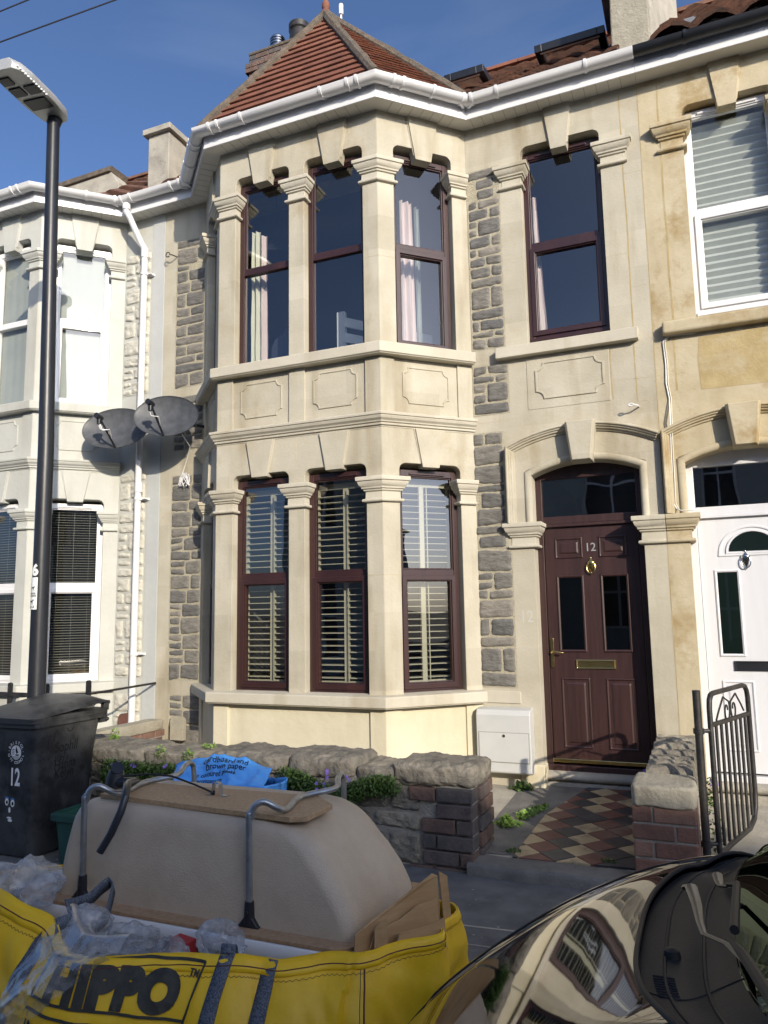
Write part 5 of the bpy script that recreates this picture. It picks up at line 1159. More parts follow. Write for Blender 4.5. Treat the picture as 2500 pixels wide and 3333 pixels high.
BOT = [(-1.0, -3.42, -.27), (-.985, -3.50, -.27), (-.985, -3.60, -.27), (-1.03, -3.76, -.27), (-1.07, -3.97, -.27), (-1.21, -4.03, -.27), (-1.34, -4.08, -.27), (-1.42, -4.10, -.27), (-1.50, -4.13, -.27), (-1.61, -4.16, -.27), (-1.74, -4.20, -.27), (-1.89, -4.24, -.27), (-2.02, -4.27, -.27), (-2.12, -4.28, -.27), (-2.22, -4.28, -.27), (-2.33, -4.27, -.27), (-2.5, -4.25, -.27), (-2.8, -4.18, -.27), (-3.08, -3.95, -.27), (-3.18, -3.5, -.27), (-3.1, -3.15, -.27), (-2.6, -3.03, -.27), (-1.9, -3.01, -.27), (-1.2, -3.01, -.27), (-.98, -3.15, -.27)]
NS = 8; rimc = crom([V3(p) for p in RIM], NS); botc = crom([V3(p) for p in BOT], NS); NR = len(rimc)
def bagS(s, t, e=0):
    """s in rim index units, t 0 (rim) .. 1 (foot)"""
    i = int(math.floor(s)) % NR; k = s-math.floor(s); a = rimc[i].lerp(rimc[(i+1) % NR], k); b = botc[i].lerp(botc[(i+1) % NR], k)
    p = a.lerp(b, t); i2 = (i+2) % NR; i0 = (i-2) % NR; tg = (rimc[i2]-rimc[i0]); nn = V3((tg.y, -tg.x, 0))
    nn = nn.normalized() if nn.length > 0 else V3((0, -1, 0))
    if nn.dot(V3((p.x+2.0, p.y+3.5, 0))) < 0: nn = -nn
    w = (.055 if p.x < -1.15 else .022)*math.sin(math.pi*min(1, t*.92))**.8
    fold = .016*noise.noise(V3((p.x*5, p.y*5, p.z*2.2)))+.013*noise.ridged_multi_fractal(V3((p.x*4+p.z*3, p.y*4, p.z*5)), 1, 2, 3, 1, 2)*min(1, t*4)-.012
    fold += .006*noise.noise(V3((p.x*16, p.y*16, p.z*9)))
    return p+nn*(w+fold+e)
BG = thing('rubbish_bag', 'large yellow builder rubbish bag with black lettering, full of waste', 'bag', (-2.1, -3.6, -.27))
mb = MB(); mb.grid(lambda a, b: bagS((a*NR) % NR if a < 1 else 0, b), NR*2, 26); mb.build('bag', 'bag_yellow', BG, smooth=True, solid=.004)
hem = MB(); 
hem.grid(lambda a, b: bagS((a*NR) % NR if a < 1 else 0, .0+b*.09, .006), NR*2, 3); hem.build('hem', 'bag_yellow', BG, smooth=True, solid=.003)
sm = MB(); 
def sline(s0, s1, t, w=.002, e=.0085, n=60, zig=0):
    P_ = [bagS(s0+(s1-s0)*i/n, t+(zig*(i % 2)), e) for i in range(n+1)]; sm.tube(P_, w, 5)
sline(4, 150, .055, n=120); sline(4, 150, .11, .0009, .004, 260, .010)
for t0 in (0,): sm.tube([bagS(32, k/20, .004) for k in range(21)], .003, 5); sm.tube([bagS(32.9, k/20, .004) for k in range(21)], .0012, 5)
sm.build('stitching', 'seam_red', BG, smooth=True)
# map flat coordinates (x along the rim from a start, y up) to the bag
cum = [0.]
for i in range(NR): cum.append(cum[-1]+(rimc[(i+1) % NR]-rimc[i]).length)
def s_at(L_):
    for i in range(NR):
        if cum[i+1] >= L_: return i+(L_-cum[i])/(cum[i+1]-cum[i])
    return 0
def find_s(x, lo=20, hi=100):
    return min([lo+(hi-lo)*k/800 for k in range(801)], key=lambda s: abs(bagS(s, .2).x-x))
def L_at(s): i = int(s); return cum[i]+(s-i)*(cum[i+1]-cum[i])
def onbag(xw, z, e=.005):
    """point on the front of the bag with world x = xw and height z"""
    s = find_s2(xw); a = bagS(s, 0).z; lo, hi = 0., 1.
    t = (a-z)/(a+.27); return bagS(s, max(0, min(1, t)), e)
_tab = [(bagS(s, .25).x, s) for s in [20+k*.25 for k in range(0, 360)]]
_tab = [q for q in _tab if q[0] > -3.05]
def find_s2(x):
    best = None
    for i in range(len(_tab)-1):
        a, b = _tab[i], _tab[i+1]
        if (a[0]-x)*(b[0]-x) <= 0: k = (a[0]-x)/((a[0]-b[0]) or 1e-9); return a[1]+(b[1]-a[1])*k
    return min(_tab, key=lambda q: abs(q[0]-x))[1]
pr = MB()
# lettering block: origin at left-bottom of HIPPO, slightly sagging baseline
def bl(x, y):
    return onbag(-2.06+x, .072-.066*x+y, .0095)
def fit_text(txt, w, h, x0, y0, bold, sp=1.):
    vs, _ = textmesh(txt, 1., bold/h, sp); ax, bx_ = min(v.x for v in vs), max(v.x for v in vs); by_ = max(v.y for v in vs)
    put_text(pr, txt, h/by_, lambda x, y: bl(x0+(x-ax*h/by_), y0+y), bold=bold, maxlen=.02, wx=w/((bx_-ax)*h/by_), spacing=sp)
fit_text('HIPPO', .43, .098, -.005, -.012, .0105, 1.10); fit_text('TM', .030, .018, .435, .070, .0008); fit_text('INSTALLATIONS', .46, .046, -.04, -.122, .0015)
def bline(pts, w=.0038):
    for i in range(len(pts)-1):
        a, b = V3((*pts[i], 0)), V3((*pts[i+1], 0)); m = max(2, int((b-a).length/.015)); tn = (b-a).normalized(); nn = V3((-tn.y, tn.x, 0))*w
        r0 = [a.lerp(b, k/m) for k in range(m+1)]; vs = [bl((p+nn).x, (p+nn).y) for p in r0]+[bl((p-nn).x, (p-nn).y) for p in r0]
        pr.add(vs, [(k, k+1, m+1+k+1, m+1+k) for k in range(m)])
bline([(-.05, -.022), (-.05, .078)]); bline([(-.05, .080), (.15, .101), (.475, .105)]); bline([(.475, .107), (.455, -.045)]); bline([(-.05, -.021), (.455, -.032)]); bline([(-.05, -.050), (.45, -.066)])
pr.build('printed_lettering', 'bag_ink', BG, recalc=False)
def strap(pts, w, name='strap', par=BG, nrm=None):
    mb = MB(); n = len(pts); V = []
    for i, (p, sdv) in enumerate(pts): V += [p+sdv*w, p-sdv*w]
    mb.add(V, [(2*i, 2*i+2, 2*i+3, 2*i+1) for i in range(n-1)]); return mb.build(name, 'webbing', par, solid=.003, smooth=True, recalc=False)
def bagstrap(s, t0, t1, lean=0, w=.026):
    pts = []
    for k in range(17):
        t = t0+(t1-t0)*k/16; p = bagS(s+lean*(t-t0), t, .0065); q = bagS(s+lean*(t-t0)+.4, t, .0065); pts.append((p, (q-p).normalized()))
    return pts
sA, sB = find_s2(-1.525), find_s2(-1.385)
for s in (sA, sB): strap(bagstrap(s, .0, 1., .0 if s == sA else .0), .026)
pA, pB = bagS(sA, 0, .006), bagS(sB, 0, .006)
lp = []
for k in range(13):
    u = k/12; c = pA.lerp(pA+V3((-.02, .055, -.03)), u); z = .035*math.sin(math.pi*min(1, u*1.2)); lp.append((c+V3((0, 0, z)), V3((.98, .18, 0))))
strap(lp, .026)
sC = find_s2(-2.24); strap(bagstrap(sC, .0, 1., 9.), .027)
q0 = bagS(sC, 0, .006)
loop = [q0, q0+V3((.01, .06, .0)), V3((-2.205, -4.02, .245)), V3((-2.19, -3.99, .24)), V3((-2.165, -3.94, .245)), V3((-2.17, -3.88, .262)), V3((-2.16, -3.85, .275)), V3((-2.13, -3.86, .262)), V3((-2.09, -3.92, .235)), V3((-2.05, -3.98, .21)), V3((-2.05, -4.05, .185))]
lc = []
for i in range(len(loop)-1):
    for k in range(3): lc.append(loop[i].lerp(loop[i+1], k/3))
strap([(p, V3((.12, -.40, .9)).normalized()) for i, p in enumerate(lc)], .026)

# waste inside the bag
def crumple(name, mat_, c, r, seed, lab, cat, sq=(1, 1, 1), amp=.6, n=56, group=None):
    mb = MB(); c = V3(c)
    def f(a, b):
        th, ph = 2*math.pi*a, math.pi*b; d = V3((math.sin(ph)*math.cos(th), math.sin(ph)*math.sin(th), math.cos(ph)))
        k = 1+amp*(noise.ridged_multi_fractal(d*1.15+V3((seed, 0, 0)), 1.1, 2.1, 3, 1, 2)-1.1)*.55+.05*noise.noise(d*3+V3((0, seed, 0)))
        return c+V3((d.x*sq[0], d.y*sq[1], d.z*sq[2]))*r*k
    mb.grid(f, n, n//2); o = mb.build(name, mat_, smooth=True, recalc=True); tag(o, lab, cat, group); return o
def film(name, tint, rough=.12, dif=.25, tr=.6, col=(.75, .78, .82)):
    m = bpy.data.materials.new(name); m.use_nodes = True; n = m.node_tree; N = n.nodes; N.remove(N['Principled BSDF']); l = n.links.new
    t = N.new('ShaderNodeBsdfTransparent'); t.inputs[0].default_value = (*tint, 1); g = N.new('ShaderNodeBsdfGlossy'); g.inputs['Roughness'].default_value = rough
    d_ = N.new('ShaderNodeBsdfDiffuse'); d_.inputs[0].default_value = (*col, 1); tl = N.new('ShaderNodeBsdfTranslucent'); tl.inputs[0].default_value = (*col, 1)
    x0 = N.new('ShaderNodeMixShader'); x0.inputs[0].default_value = .5; l(d_.outputs[0], x0.inputs[1]); l(tl.outputs[0], x0.inputs[2])
    tc = N.new('ShaderNodeTexCoord'); nz = N.new('ShaderNodeTexNoise'); nz.inputs['Scale'].default_value = 14; nz.inputs['Detail'].default_value = 6; l(tc.outputs['Object'], nz.inputs[0])
    mr_ = N.new('ShaderNodeMapRange'); mr_.inputs[1].default_value = .35; mr_.inputs[2].default_value = .7; mr_.inputs[3].default_value = max(0, dif-.2); mr_.inputs[4].default_value = dif+.25; l(nz.outputs[0], mr_.inputs[0])
    x1 = N.new('ShaderNodeMixShader'); l(mr_.outputs[0], x1.inputs[0]); l(t.outputs[0], x1.inputs[1]); l(x0.outputs[0], x1.inputs[2])
    f = N.new('ShaderNodeFresnel'); f.inputs[0].default_value = 1.55; ad = N.new('ShaderNodeMath'); ad.operation = 'MULTIPLY_ADD'; ad.inputs[1].default_value = .35; ad.inputs[2].default_value = .02; l(f.outputs[0], ad.inputs[0])
    bp = N.new('ShaderNodeBump'); bp.inputs['Distance'].default_value = .002; nb = N.new('ShaderNodeTexNoise'); nb.inputs['Scale'].default_value = 22; nb.inputs['Distortion'].default_value = 2; l(tc.outputs['Object'], nb.inputs[0]); l(nb.outputs[0], bp.inputs['Height']); l(bp.outputs[0], g.inputs['Normal']); l(bp.outputs[0], f.inputs['Normal'])
    x2 = N.new('ShaderNodeMixShader'); l(ad.outputs[0], x2.inputs[0]); l(x1.outputs[0], x2.inputs[1]); l(g.outputs[0], x2.inputs[2]); l(x2.outputs[0], N['Material Output'].inputs[0]); MT[name] = m
film('clear_film', (.96, .97, .98), rough=.30, dif=.15); film('milky_film', (.94, .95, .97), rough=.25, dif=.34, col=(.86, .87, .88))
D('red_card', (.45, .03, .03), rough=.5); D('green_card', (.05, .16, .06), rough=.5); D('cardboard', (.40, .23, .10), (.48, .30, .15), scale=4, rough=.85, bump=.001, bscale=30, stretch=(1, 1, 8)); D('cardboard_edge', (.16, .10, .055), rough=.9)
D('dark_waste', (.03, .028, .026), (.12, .10, .085), scale=14, rough=.9)
mb = MB(); cc = V3((-2.0, -3.55, .03))
mb.grid(lambda a, b: (lambda q: V3((cc.x+(q.x-cc.x)*.95*b, cc.y+(q.y-cc.y)*.95*b, .035+.03*noise.noise(V3((a*40, b*8, 3))))))(rimc[int(a*NR) % NR]), NR, 12); tag(mb.build('loose_waste', 'dark_waste', recalc=False), 'dark mixed waste filling the yellow bag', 'waste', kind='stuff')
crumple('plastic_bag', 'milky_film', (-1.93, -3.99, .135), .095, 3, 'crumpled white plastic bag spilling from the yellow bag above the letters', 'plastic bag', (1.35, .8, .75))
crumple('plastic_bag', 'milky_film', (-1.77, -3.97, .125), .060, 9, 'small crumpled white plastic bag in the middle of the bag opening', 'plastic bag', (1.2, .8, .85))
crumple('plastic_bag', 'milky_film', (-1.63, -3.88, .15), .075, 5, 'crumpled milky plastic bag leaning on the bath rim beside the right leg', 'plastic bag', (1.3, .7, .9))
crumple('plastic_bag', 'milky_film', (-2.09, -4.03, .18), .10, 15, 'knotted white bag of rubbish under the clear plastic film', 'plastic bag', (1.0, .7, .8))
crumple('bubble_wrap', 'milky_film', (-2.62, -3.82, .21), .14, 21, 'crumpled clump of bubble wrap at the far left of the bag', 'plastic wrap', (1.15, .8, .7))
mb = MB(); mb.rings([[V3((-1.86+a, -3.87+b, z+.02*a)) for a, b in ((0, 0), (.09, -.02), (.10, .03), (.01, .05))] for z in (.03, .125)]); tag(mb.build('carton', 'red_card', bevel=.003), 'small red and white carton sticking out of the bag', 'carton')
mb = MB(); mb.rings([[V3((-1.74+a, -3.90+b, z)) for a, b in ((0, 0), (.10, -.0), (.10, .05), (.0, .06))] for z in (.03, .085)]); tag(mb.build('carton', 'green_card', bevel=.003), 'small dark green carton sticking out of the bag', 'carton')
mb = MB(); sL, sR = find_s2(-2.56), find_s2(-1.86)
def film_f(a, b):
    s = sL+(sR-sL)*a; tm = .85*(1-a)**1.3+.03
    if b < .3: q = bagS(s, 0, 0); k = 1-b/.3; p = q+V3((.01, .13*k, .045*math.sin(math.pi*min(1, k*1.1))+.0*k)); e = .012
    else: p = bagS(s, tm*(b-.3)/.7, .0); e = .030+.03*math.sin(math.pi*(b-.3)/.7)
    k = e+.013*(noise.ridged_multi_fractal(V3((p.x*4+p.z*6, p.y*4, p.z*9-p.x*7)), .9, 2.2, 3, 1, 2)-.9)+.003*noise.noise(V3((p.x*24, p.y*20, p.z*18)))
    return p+V3((0, -.86, .5))*max(.012, k)
mb.grid(film_f, 110, 70); tag(mb.build('plastic_film', 'clear_film', smooth=True, recalc=False), 'sheet of clear crumpled plastic film draped over the left front of the bag', 'plastic film')
# cardboard flaps at the right
CB = thing('cardboard_box', 'flattened brown cardboard boxes standing in the right end of the yellow bag', 'cardboard', (-1.1, -3.5, .05))
def sheet(pts, th=.006, name='flap'):
    mb = MB(); P_ = [V3(p) for p in pts]; nn = (P_[1]-P_[0]).cross(P_[2]-P_[0]).normalized()*th; mb.rings([[p for p in P_], [p+nn for p in P_]]); mb.build(name, 'cardboard', CB, bevel=.001)
sheet([(-1.175, -3.765, .07), (-.985, -3.435, .07), (-.982, -3.43, .20), (-.988, -3.432, .303), (-1.0, -3.452, .315), (-1.02, -3.50, .298), (-1.14, -3.70, .217), (-1.173, -3.76, .19)])
def shf(pts, dx=-.035, dy=.05): sheet([(x+dx, y+dy, max(z, .10)) for x, y, z in pts])
shf([(-1.115, -3.785, 0), (-.93, -3.52, 0), (-.945, -3.52, .235), (-.985, -3.60, .238), (-1.03, -3.67, .205), (-1.085, -3.755, .19)])
shf([(-1.075, -3.79, 0), (-1.04, -3.76, 0), (-1.04, -3.755, .235), (-1.06, -3.775, .232), (-1.075, -3.785, .21)])
shf([(-1.03, -3.745, 0), (-.89, -3.58, 0), (-.90, -3.56, .19), (-.935, -3.62, .185), (-1.01, -3.72, .182)])
shf([(-.965, -3.40, 0), (-.945, -3.37, 0), (-.955, -3.385, .29), (-.975, -3.42, .315)], -.01, .0)
# blue sack on the pavement by the wall
D('blue_sack', (.05, .31, .80), (.09, .40, .88), scale=5, rough=.45, bump=.003, bscale=16)
BS = thing('blue_sack', 'bright blue recycling sack slumped against the garden wall', 'sack', (-2.95, -1.95, -.27))
def sackf(a, b):
    th = 2*math.pi*a; z = -.27+.50*b; sg = lambda v: math.copysign(abs(v)**.55, v)
    x = -2.93+(.40-.02*b)*sg(math.cos(th)); y = -1.97+(.20-.05*b)*sg(math.sin(th)); p = V3((x, y, z))
    k = .03*noise.ridged_multi_fractal(p*4.5, 1, 2, 4, 1, 2)-.02+.015*noise.noise(p*11); d = V3((math.cos(th), math.sin(th), 0)); top = -.05*max(0, -math.cos(th))*b
    return p+d*k+V3((0, 0, .02*noise.noise(V3((a*9, 0, 0)))*b+top))
mb = MB(); mb.grid(sackf, 70, 30); mb.build('sack_body', 'blue_sack', BS, smooth=True, solid=.003, recalc=False)
TL, TR, BR, BL_ = V3((-3.30, -2.02, .29)), V3((-2.66, -1.84, .27)), V3((-2.62, -2.06, .235)), V3((-3.17, -2.24, .10))
def flapf(a, b):
    p = TL.lerp(TR, a).lerp(BL_.lerp(BR, a), b); p = p+V3((0, 0, .085*math.sin(math.pi*a)*(1-b)*(.9)-.03*a*b))
    k = .022*noise.ridged_multi_fractal(p*5.5+V3((3, 0, 0)), 1, 2, 4, 1, 2)-.015+.008*noise.noise(p*16); return p+V3((0, -.5, .85))*k
mb = MB(); mb.grid(flapf, 50, 30); fo = mb.build('top_flap', 'blue_sack', BS, smooth=True, solid=.003, recalc=False)
mb = MB()
for txt, a0, b0, sz in (('cardboard and', .30, .20, .055), ('brown paper', .34, .36, .055), ('no coloured please', .22, .50, .040), ('wastecompany.co', .18, .64, .034), ('100% recyclable', .22, .80, .034)):
    put_text(mb, txt, sz, lambda x, y: flapf(min(1, a0+x/.66*.95+.0), max(0, min(1, b0-y/.27)))+V3((0, -.003, .004)), maxlen=.02, bold=.0006)
mb.build('printed_text', 'ink', fo, recalc=False)

# ------------------------------------------------------------------ plants
def leaves(mb, c, r, n, sz, rnd, up=.4, drape=0):
    for _ in range(n):
        while True:
            q = V3((rnd.uniform(-1, 1), rnd.uniform(-1, 1), rnd.uniform(-1, 1)))
            if q.length < 1: break
        p = V3((c[0]+q.x*r[0], c[1]+q.y*r[1], c[2]+q.z*r[2])); s = sz*rnd.uniform(.6, 1.3)
        d = V3((rnd.uniform(-1, 1), rnd.uniform(-1, .3), rnd.uniform(-.6, .9)+up)).normalized(); a = d.cross(V3((rnd.uniform(-1, 1), rnd.uniform(-1, 1), rnd.uniform(-1, 1)))).normalized(); b = d.cross(a)
        mb.add([p, p+a*s*.5+b*s*.35+d*s*.08, p+a*s*.1+b*s, p-a*s*.5+b*s*.35+d*s*.08], [(0, 1, 2, 3)])
def flowers(mb, pts, sz):
    for c in pts:
        c = V3(c); nn = V3((rnd.uniform(-.4, .4), -1, rnd.uniform(0, .6))).normalized(); a = nn.cross(V3((0, 0, 1))).normalized(); b = nn.cross(a)
        for k in range(5):
            t = k*1.2566; u = a*math.cos(t)+b*math.sin(t); v = a*math.cos(t+1.57)+b*math.sin(t+1.57); mb.add([c, c+u*sz*.6+v*sz*.28, c+u*sz*1.1-nn*sz*.0, c+u*sz*.6-v*sz*.28], [(0, 1, 2, 3)])
def plant(name, lab, cat, clumps, fl=None, m='leaf', sz=.017, fsz=.013):
    t = thing(name, lab, cat, clumps[0][0]); mb = MB()
    for c, r, n in clumps: leaves(mb, c, r, n, sz, rnd)
    o = mb.build('foliage', m, t, recalc=False)
    if fl: mb = MB(); flowers(mb, fl, fsz); mb.build('flower', 'flower', t, recalc=False)
mid = [((x, -1.755, .145+.045*math.sin(x*9)+.02), (.075, .05, .07), 300) for x in [-2.62+.062*k for k in range(13)]]
plant('trailing_bellflower', 'trailing green bellflower with purple flowers in the middle of the garden wall', 'plant', mid, [(-2.26+.05*math.cos(k*2.1), -1.81, .25+.035*math.sin(k*1.7)) for k in range(7)]+[(-2.16+.03*math.cos(k), -1.81, .238+.02*math.sin(k*2)) for k in range(5)]+[(-2.33+.03*math.cos(k*3), -1.815, .175+.03*math.sin(k*2)) for k in range(6)])
lf = [((x, -1.755, .155), (.085, .05, .095), 330) for x in [-4.12+.075*k for k in range(10)]]
plant('trailing_bellflower', 'large patch of dark trailing bellflower on the wall behind the bath hose', 'plant', lf, [(x, -1.81, .235+.02*math.sin(x*30)) for x in (-4.04, -4.02, -3.98, -3.86, -3.84, -3.83, -3.57, -3.55)])
plant('wall_fern', 'small bright green plant growing over the coping left of the blue sack', 'plant', [((-3.43, -1.72, .27), (.05, .04, .085), 160), ((-3.38, -1.55, .34), (.06, .05, .02), 80)], m='leaf_bright', sz=.016)
plant('wall_fern', 'small green weed on the coping above the bellflower patch', 'plant', [((-3.69, -1.70, .30), (.05, .03, .06), 110)], m='leaf_bright', sz=.015)
plant('wall_fern', 'green weed in the bed behind the wall near the brick side wall', 'plant', [((-3.72, -1.2, .235), (.12, .06, .03), 120), ((-4.35, -1.45, .34), (.04, .04, .07), 90)], m='leaf_bright', sz=.018)
plant('weed', 'green leafy weed at the foot of the door column under the meter box', 'plant', [((-1.42, -.10, -.13), (.085, .06, .06), 260), ((-1.50, -.10, -.15), (.05, .04, .03), 60)], m='leaf', sz=.026)
plant('weed', 'bright green weed at the left edge of the tiled path, nearest the garden wall', 'plant', [((-1.335, -.98, -.17), (.085, .08, .025), 170), ((-1.34, -1.0, -.15), (.05, .05, .04), 100)], m='leaf_bright', sz=.034)
plant('weed', 'spreading green weed along the left edge of the tiled path, nearer the door', 'plant', [((-1.27+.03*k, -.80+.085*k, -.155), (.055, .055, .025), 80) for k in range(4)], m='leaf_bright', sz=.027)
plant('weed', 'thin moss weed on the front edge of the tiled path, left one', 'plant', [((-1.18, -1.47, -.185), (.06, .02, .012), 60)], m='leaf', sz=.015)
plant('weed', 'thin moss weed on the front edge of the tiled path beside the brick pier', 'plant', [((-.62, -1.47, -.185), (.055, .02, .012), 60)], m='leaf', sz=.015)
plant('trailing_bellflower', 'bellflower with purple flowers growing beside the open gate', 'plant', [((-.06, -1.25, .18), (.05, .07, .12), 170), ((-.03, -1.3, -.05), (.05, .06, .12), 90)], [(-.03, -1.3, .27), (-.01, -1.28, .28), (.0, -1.3, .255), (-.04, -1.28, .245)])
plant('trailing_bellflower', 'tiny purple bellflower between the doorstep and the side wall', 'plant', [((-.41, -.9, .20), (.03, .05, .03), 40)], [(-.43, -.95, .235), (-.42, -.93, .225), (-.435, -.96, .21)])

# ------------------------------------------------------------------ iron gate
GT = thing('garden_gate', 'open black iron garden gate with scroll top in front of the white door', 'gate', (-.06, -1.45, -.27))
mb = MB(); mb.tube([(-.082, -1.46, -.28), (-.08, -1.46, .80)], .022, 16); mb.tube([(-.08, -1.46, .80), (-.08, -1.46, .803)], [.023, .02], 16); mb.build('gate_post', 'iron', GT, smooth=True)
g0 = V3((-.016, -1.43, 0)); g1 = V3((.215, -.715, 0)); gd = g1-g0; GL = gd.length; gu = gd.normalized()
gp = lambda u, z: g0+gu*u+V3((0, 0, z))
out = [gp(0, -.085), gp(0, .70), gp(.01, .745), gp(.035, .770), gp(.08, .778), gp(GL-.10, .776), gp(GL-.045, .765), gp(GL-.012, .735), gp(GL, .69), gp(GL, .10), gp(GL-.012, .02), gp(GL-.06, -.05), gp(GL-.16, -.085), gp(.2, -.09), gp(.05, -.10), gp(0, -.085)]
mb = MB(); mb.tube(out, .0155, 12); mb.tube([gp(.0, .605), gp(GL, .59)], .014, 10); mb.build('frame', 'iron', GT, smooth=True)
for k in range(1, 8): mb = MB(); u = GL*k/8; mb.tube([gp(u, .60), gp(u, -.07 if u < GL-.15 else -.02)], .0095, 8); mb.build('bar', 'iron', GT, smooth=True)
for c0, s in ((GL*.5-.02, -1), (GL*.5+.02, 1)):
    mb = MB(); pts = []
    for k in range(22): a = k*.33; r_ = .014+.0022*k; pts.append(gp(c0+s*(.045-r_*math.cos(a)), .655+r_*math.sin(a)*1.3))
    pts += [gp(c0+s*.10, .74), gp(c0+s*.20, .665), gp(c0+s*.25, .62)]
    mb.tube(pts, .0055, 6); mb.build('scroll', 'iron', GT, smooth=True)
for z in (.575, -.04): mb = MB(); mb.tube([(-.08, -1.46, z), gp(0, z)], .012, 8); mb.tube([(-.08, -1.46, z-.015), (-.08, -1.46, z+.015)], .03, 12); mb.build('hinge', 'iron', GT, smooth=True)

# ------------------------------------------------------------------ things seen through the windows
def shutter(fr, a, b, z0, z1, lab, d=-.20):
    t = thing('window_shutter', lab, 'shutter', fr((a+b)/2, d, z0), 'slatted shutters in the ground floor bay')
    mb = MB(); w = .034; c = (a+b)/2
    for u in (a+.02, b-.02-w): mb.box(fr, u, u+w, d-.028, d, z0, z1)
    mb.box(fr, c-.022, c+.022, d-.028, d+.001, z0, z1); mb.box(fr, a+.02+w, b-.02-w, d-.027, d-.001, z0, z0+.05); mb.box(fr, a+.02+w, b-.02-w, d-.027, d-.001, z1-.05, z1)
    mb.box(fr, c+.03, c+.038, d+.028, d+.034, z0+.06, z1-.06)
    mb.build('shutter_frame', 'shutter', t)
    s = MB(); z = z0+.075; tl = .003
    while z < z1-.06:
        for (u0, u1) in ((a+.02+w, c-.022), (c+.022, b-.02-w)):
            P_ = [fr(u, dd, zz) for u in (u0+.001, u1-.001) for dd, zz in ((d+.026, z-tl), (d+.020, z-tl+.006), (d-.046, z+tl+.003), (d-.050, z+tl-.004))]
            s.add(P_, [(0, 1, 2, 3), (7, 6, 5, 4), (0, 4, 5, 1), (1, 5, 6, 2), (2, 6, 7, 3), (3, 7, 4, 0)])
        z += .0535
    so = s.build('slat', 'shutter', t); so['kind'] = 'stuff'
A, B, C, Dd, fl, ff, frr = bayframes(0)
shutter(ff, .165, .785, .66, 2.40, 'cream slatted shutter behind the left window of the ground floor bay front')
shutter(ff, .895, 1.515, .66, 2.40, 'cream slatted shutter behind the right window of the ground floor bay front')
shutter(frr, .14, .745, .66, 2.40, 'cream slatted shutter in the angled ground floor window nearest the door')
shutter(fl, .14, .745, .66, 2.40, 'cream slatted shutter in the shaded far side of the ground floor bay')
def curtain(fr, u0, u1, z0, z1, d, m, lab, folds=4, flare=0, amp=.022):
    mb = MB()
    def f(a, b):
        k = 1+flare*(1-b); u = u0+(u1-u0)*a*k; return fr(u, d+amp*math.sin(a*folds*2*math.pi+.6*noise.noise(V3((a*3, b*4, u0))))+.008*noise.noise(V3((a*8, b*6, 3))), z0+(z1-z0)*b)
    mb.grid(f, folds*10, 24); tag(mb.build('curtain', m, smooth=True, recalc=False), lab, 'curtain', 'curtains in the upstairs windows')
curtain(ff, .21, .30, 3.5, 4.95, -.24, 'curtain_cream', 'cream curtain at the left edge of the left upstairs bay window', 2, .15)
curtain(ff, .31, .37, 3.5, 4.90, -.25, 'curtain_pink', 'pink curtain beside the cream one in the left upstairs bay window', 1, .3)
curtain(frr, .34, .46, 3.5, 5.05, -.30, 'curtain_pink', 'pale pink gathered curtain in the angled upstairs window nearest the door', 2, .25)
curtain(frr, .50, .55, 3.5, 5.03, -.33, 'curtain_pale', 'thin mint curtain in the angled upstairs window nearest the door', 1, .2)
curtain(WF, -1.20, -1.165, 3.55, 5.0, -.22, 'curtain_pink', 'narrow pale curtain at the left edge of the window over the brown door', 1, 1.6, amp=.01)
mb = MB(); c = V3((-3.70, -.10, 4.78)); mb.rings([[c+V3((r*math.cos(R(a)), r*math.sin(R(a)), z)) for a in range(0, 360, 12)] for r, z in ((.04, .20), (.05, .19), (.16, .08), (.23, 0), (.225, -.005), (.15, .07), (.04, .18))], cap=False); mb.tube([c+V3((0, 0, .19)), c+V3((0, 0, .85))], .004, 6); tag(mb.build('pendant_lampshade', 'shade_black', smooth=True), 'black conical pendant lampshade in the left upstairs bay window', 'lampshade')
BD = thing('bunk_bed', 'white slatted bed end in the right upstairs bay window', 'bed', (-2.75, .2, 3.0))
mb = MB(); mb.wbox(-3.02, -2.94, -.13, -.08, 3.3, 4.10); mb.build('post', 'white_paint', BD)
for k, z in enumerate((3.95, 3.80, 3.64)): mb = MB(); mb.rings([[V3((-2.94, y, z)), V3((-2.94, y, z+.09)), V3((-2.25, y+.5, z-.12+.09)), V3((-2.25, y+.5, z-.12))] for y in (-.13, -.10)]); mb.build('rail', 'white_paint', BD)
mb = MB(); mb.wbox(-2.85, -2.62, .02, .05, 3.62, 3.84); mb.build('cushion', 'curtain_pink', BD, bevel=.02)
mb = MB(); q = [(-3.62, 3.30), (-3.30, 3.30), (-3.30, 3.78), (-3.33, 3.86), (-3.43, 3.90), (-3.46, 3.96), (-3.49, 3.90), (-3.58, 3.86), (-3.62, 3.78)]; mb.slab(WF, q, [], .28, .33); tag(mb.build('hanging_dress', 'fabric_dark', bevel=.012), 'dark dress on a hanger in the left upstairs bay window', 'clothes')
